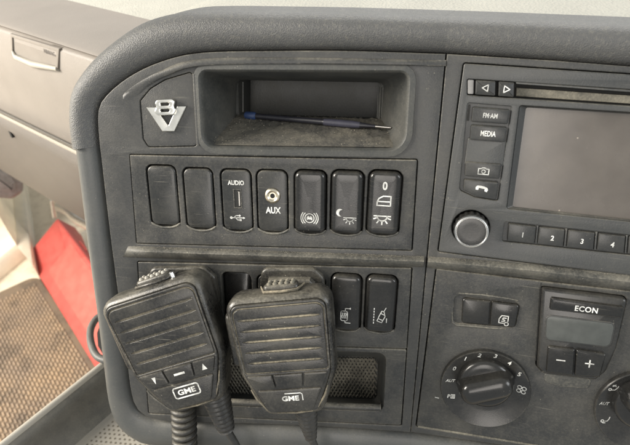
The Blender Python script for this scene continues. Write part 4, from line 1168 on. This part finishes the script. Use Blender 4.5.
# red case standing on its edge against the tunnel
zr = 0.012
A_, D_ = onz(26, 256, zr), onz(92, 364, zr)
ad = (D_ - A_).normalized()
B_ = hit(57, 218, A_, ad)
ab = (B_ - A_); hh = ab.length; abn = ab.normalized()
nn = ad.cross(abn).normalized()
if nn.dot(CAM - A_) < 0: nn = -nn
RCF = Frame(A_, ad, abn, nn)
RC = thing('red_case', 'red flat case with paler panel standing beside the console in the footwell', 'case', A_ + ad * 0.2)
Lc = (D_ - A_).length + 0.10
dome('case_body', RCF, rect(Lc / 2, hh / 2, Lc, hh, 0.004), [(0.003, -0.062), (0.0, -0.058), (0, -0.004), (0.002, -0.001), (0.005, 0.0)], 'red', RC)
dome('pale_panel', RCF, rect(Lc / 2 + 0.05, hh / 2 + 0.01, Lc - 0.16, hh * 0.70, 0.01), [(0, -0.002), (0, 0.001), (0.001, 0.0016)], 'redpale', RC)  # inset panel in a slightly paler red than the case
for s in (0.25, 0.75): dome('latch', Frame(RCF.W(Lc * s, hh, -0.03), ad, nn, abn), rect(0, 0, 0.05, 0.02, 0.003), [(0, -0.002), (0, 0.003), (0.002, 0.004)], 'red', RC)

# storage tray over the engine tunnel, left of the console
zt = 0.425; zw = 0.475
TR = thing('tunnel_tray', 'dark open storage tray with pale rim and speckled liner below the console', 'tray', onz(130, 440, zt))
r0, r1 = onz(4, 441, zw), onz(107, 359, zw)
rd = (r1 - r0).normalized(); rn = Vector((0, 0, 1)).cross(rd).normalized()
if rn.dot(TL) < 0: rn = -rn
WF = lambda l, d, z: r0 + rd * l + rn * d + Vector((0, 0, z))
Lw = (r1 - r0).length
rows = []
for l in (-0.30, -0.02, 0.0, Lw * 0.5, Lw + 0.02, Lw + 0.4):
    dd = -0.012 if l < -0.1 else 0
    rows.append([WF(l, d + dd, z) for d, z in ((0.004, -0.45), (0.004, -0.006), (0.003, -0.001), (0.001, 0.0), (-0.001, -0.001), (-0.0018, -0.003), (-0.0022, -0.005))])
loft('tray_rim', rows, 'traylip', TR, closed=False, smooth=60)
rows = []
for l in (-0.30, 0.0, Lw * 0.5, Lw + 0.4):
    rows.append([WF(l, d, z) for d, z in ((-0.0022, -0.0052), (-0.006, -0.008), (-0.0075, -0.014), (-0.0085, -0.024), (-0.012, -(zw - zt) + 0.006), (-0.020, -(zw - zt)))])
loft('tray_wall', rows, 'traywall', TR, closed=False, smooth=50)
lin = [onz(x, y, zt) for x, y in ((30, 455), (112, 394), (420, 430), (720, 560), (200, 900), (-60, 620))]
put('tray_liner', lin, [tuple(range(6))], 'liner', TR, 0)
vs, fs = [], []
LFr = Frame(onz(70, 425, zt), rd, -rn, Vector((0, 0, 1)))
c0 = onz(70, 423, zt)
st = 0.0052
for j in range(-6, 74):
    for i in range(-30, 54):
        p = LFr.W(i * st + (j % 2) * st / 2, 0.012 + j * st * 0.87, 0.0003)
        # keep those the liner can show
        q = p - CAM; zc_ = q.dot(-cb)
        if zc_ <= 0: continue
        if (p - WF(0, -0.030, 0)).dot(rn) > 0: continue
        if p.y > LF.P(130, 441, -0.05).y + 0.05 or p.x > 0.14: continue
        k = len(vs); r_ = 0.00115
        vs += [p + LFr.u * r_ * math.cos(R(60 * a_)) + LFr.v * r_ * math.sin(R(60 * a_)) for a_ in range(6)]; fs.append(tuple(range(k, k + 6)))
tag(put('liner_dimples', vs, fs, 'linerhole', TR, 0), None, None, None, 'stuff')
# rounded pale ring handle at the tray's far end
rg = [onz(x, y, zw + 0.004) for x, y in ((108, 314), (97, 318), (90.5, 330), (91.5, 345), (98, 357), (112, 362))]
tube('ring_handle', spline(rg, 8), 0.0040, 'rim', TR, 12)
rg2 = [onz(x, y, zw - 0.02) for x, y in ((112, 320), (101, 322), (97, 333), (98, 346), (104, 356), (114, 360))]
put('ring_well', rg2, [tuple(range(6))], 'gap', TR, 0)
for (xa, ya, xb, yb) in ((99, 399, 108, 407), (101, 398, 110, 406)):
    tube('tray_slot', [onz(xa, ya, zt + 0.002), onz(xb, yb, zt + 0.002)], 0.0011, 'traylip', TR, 6)
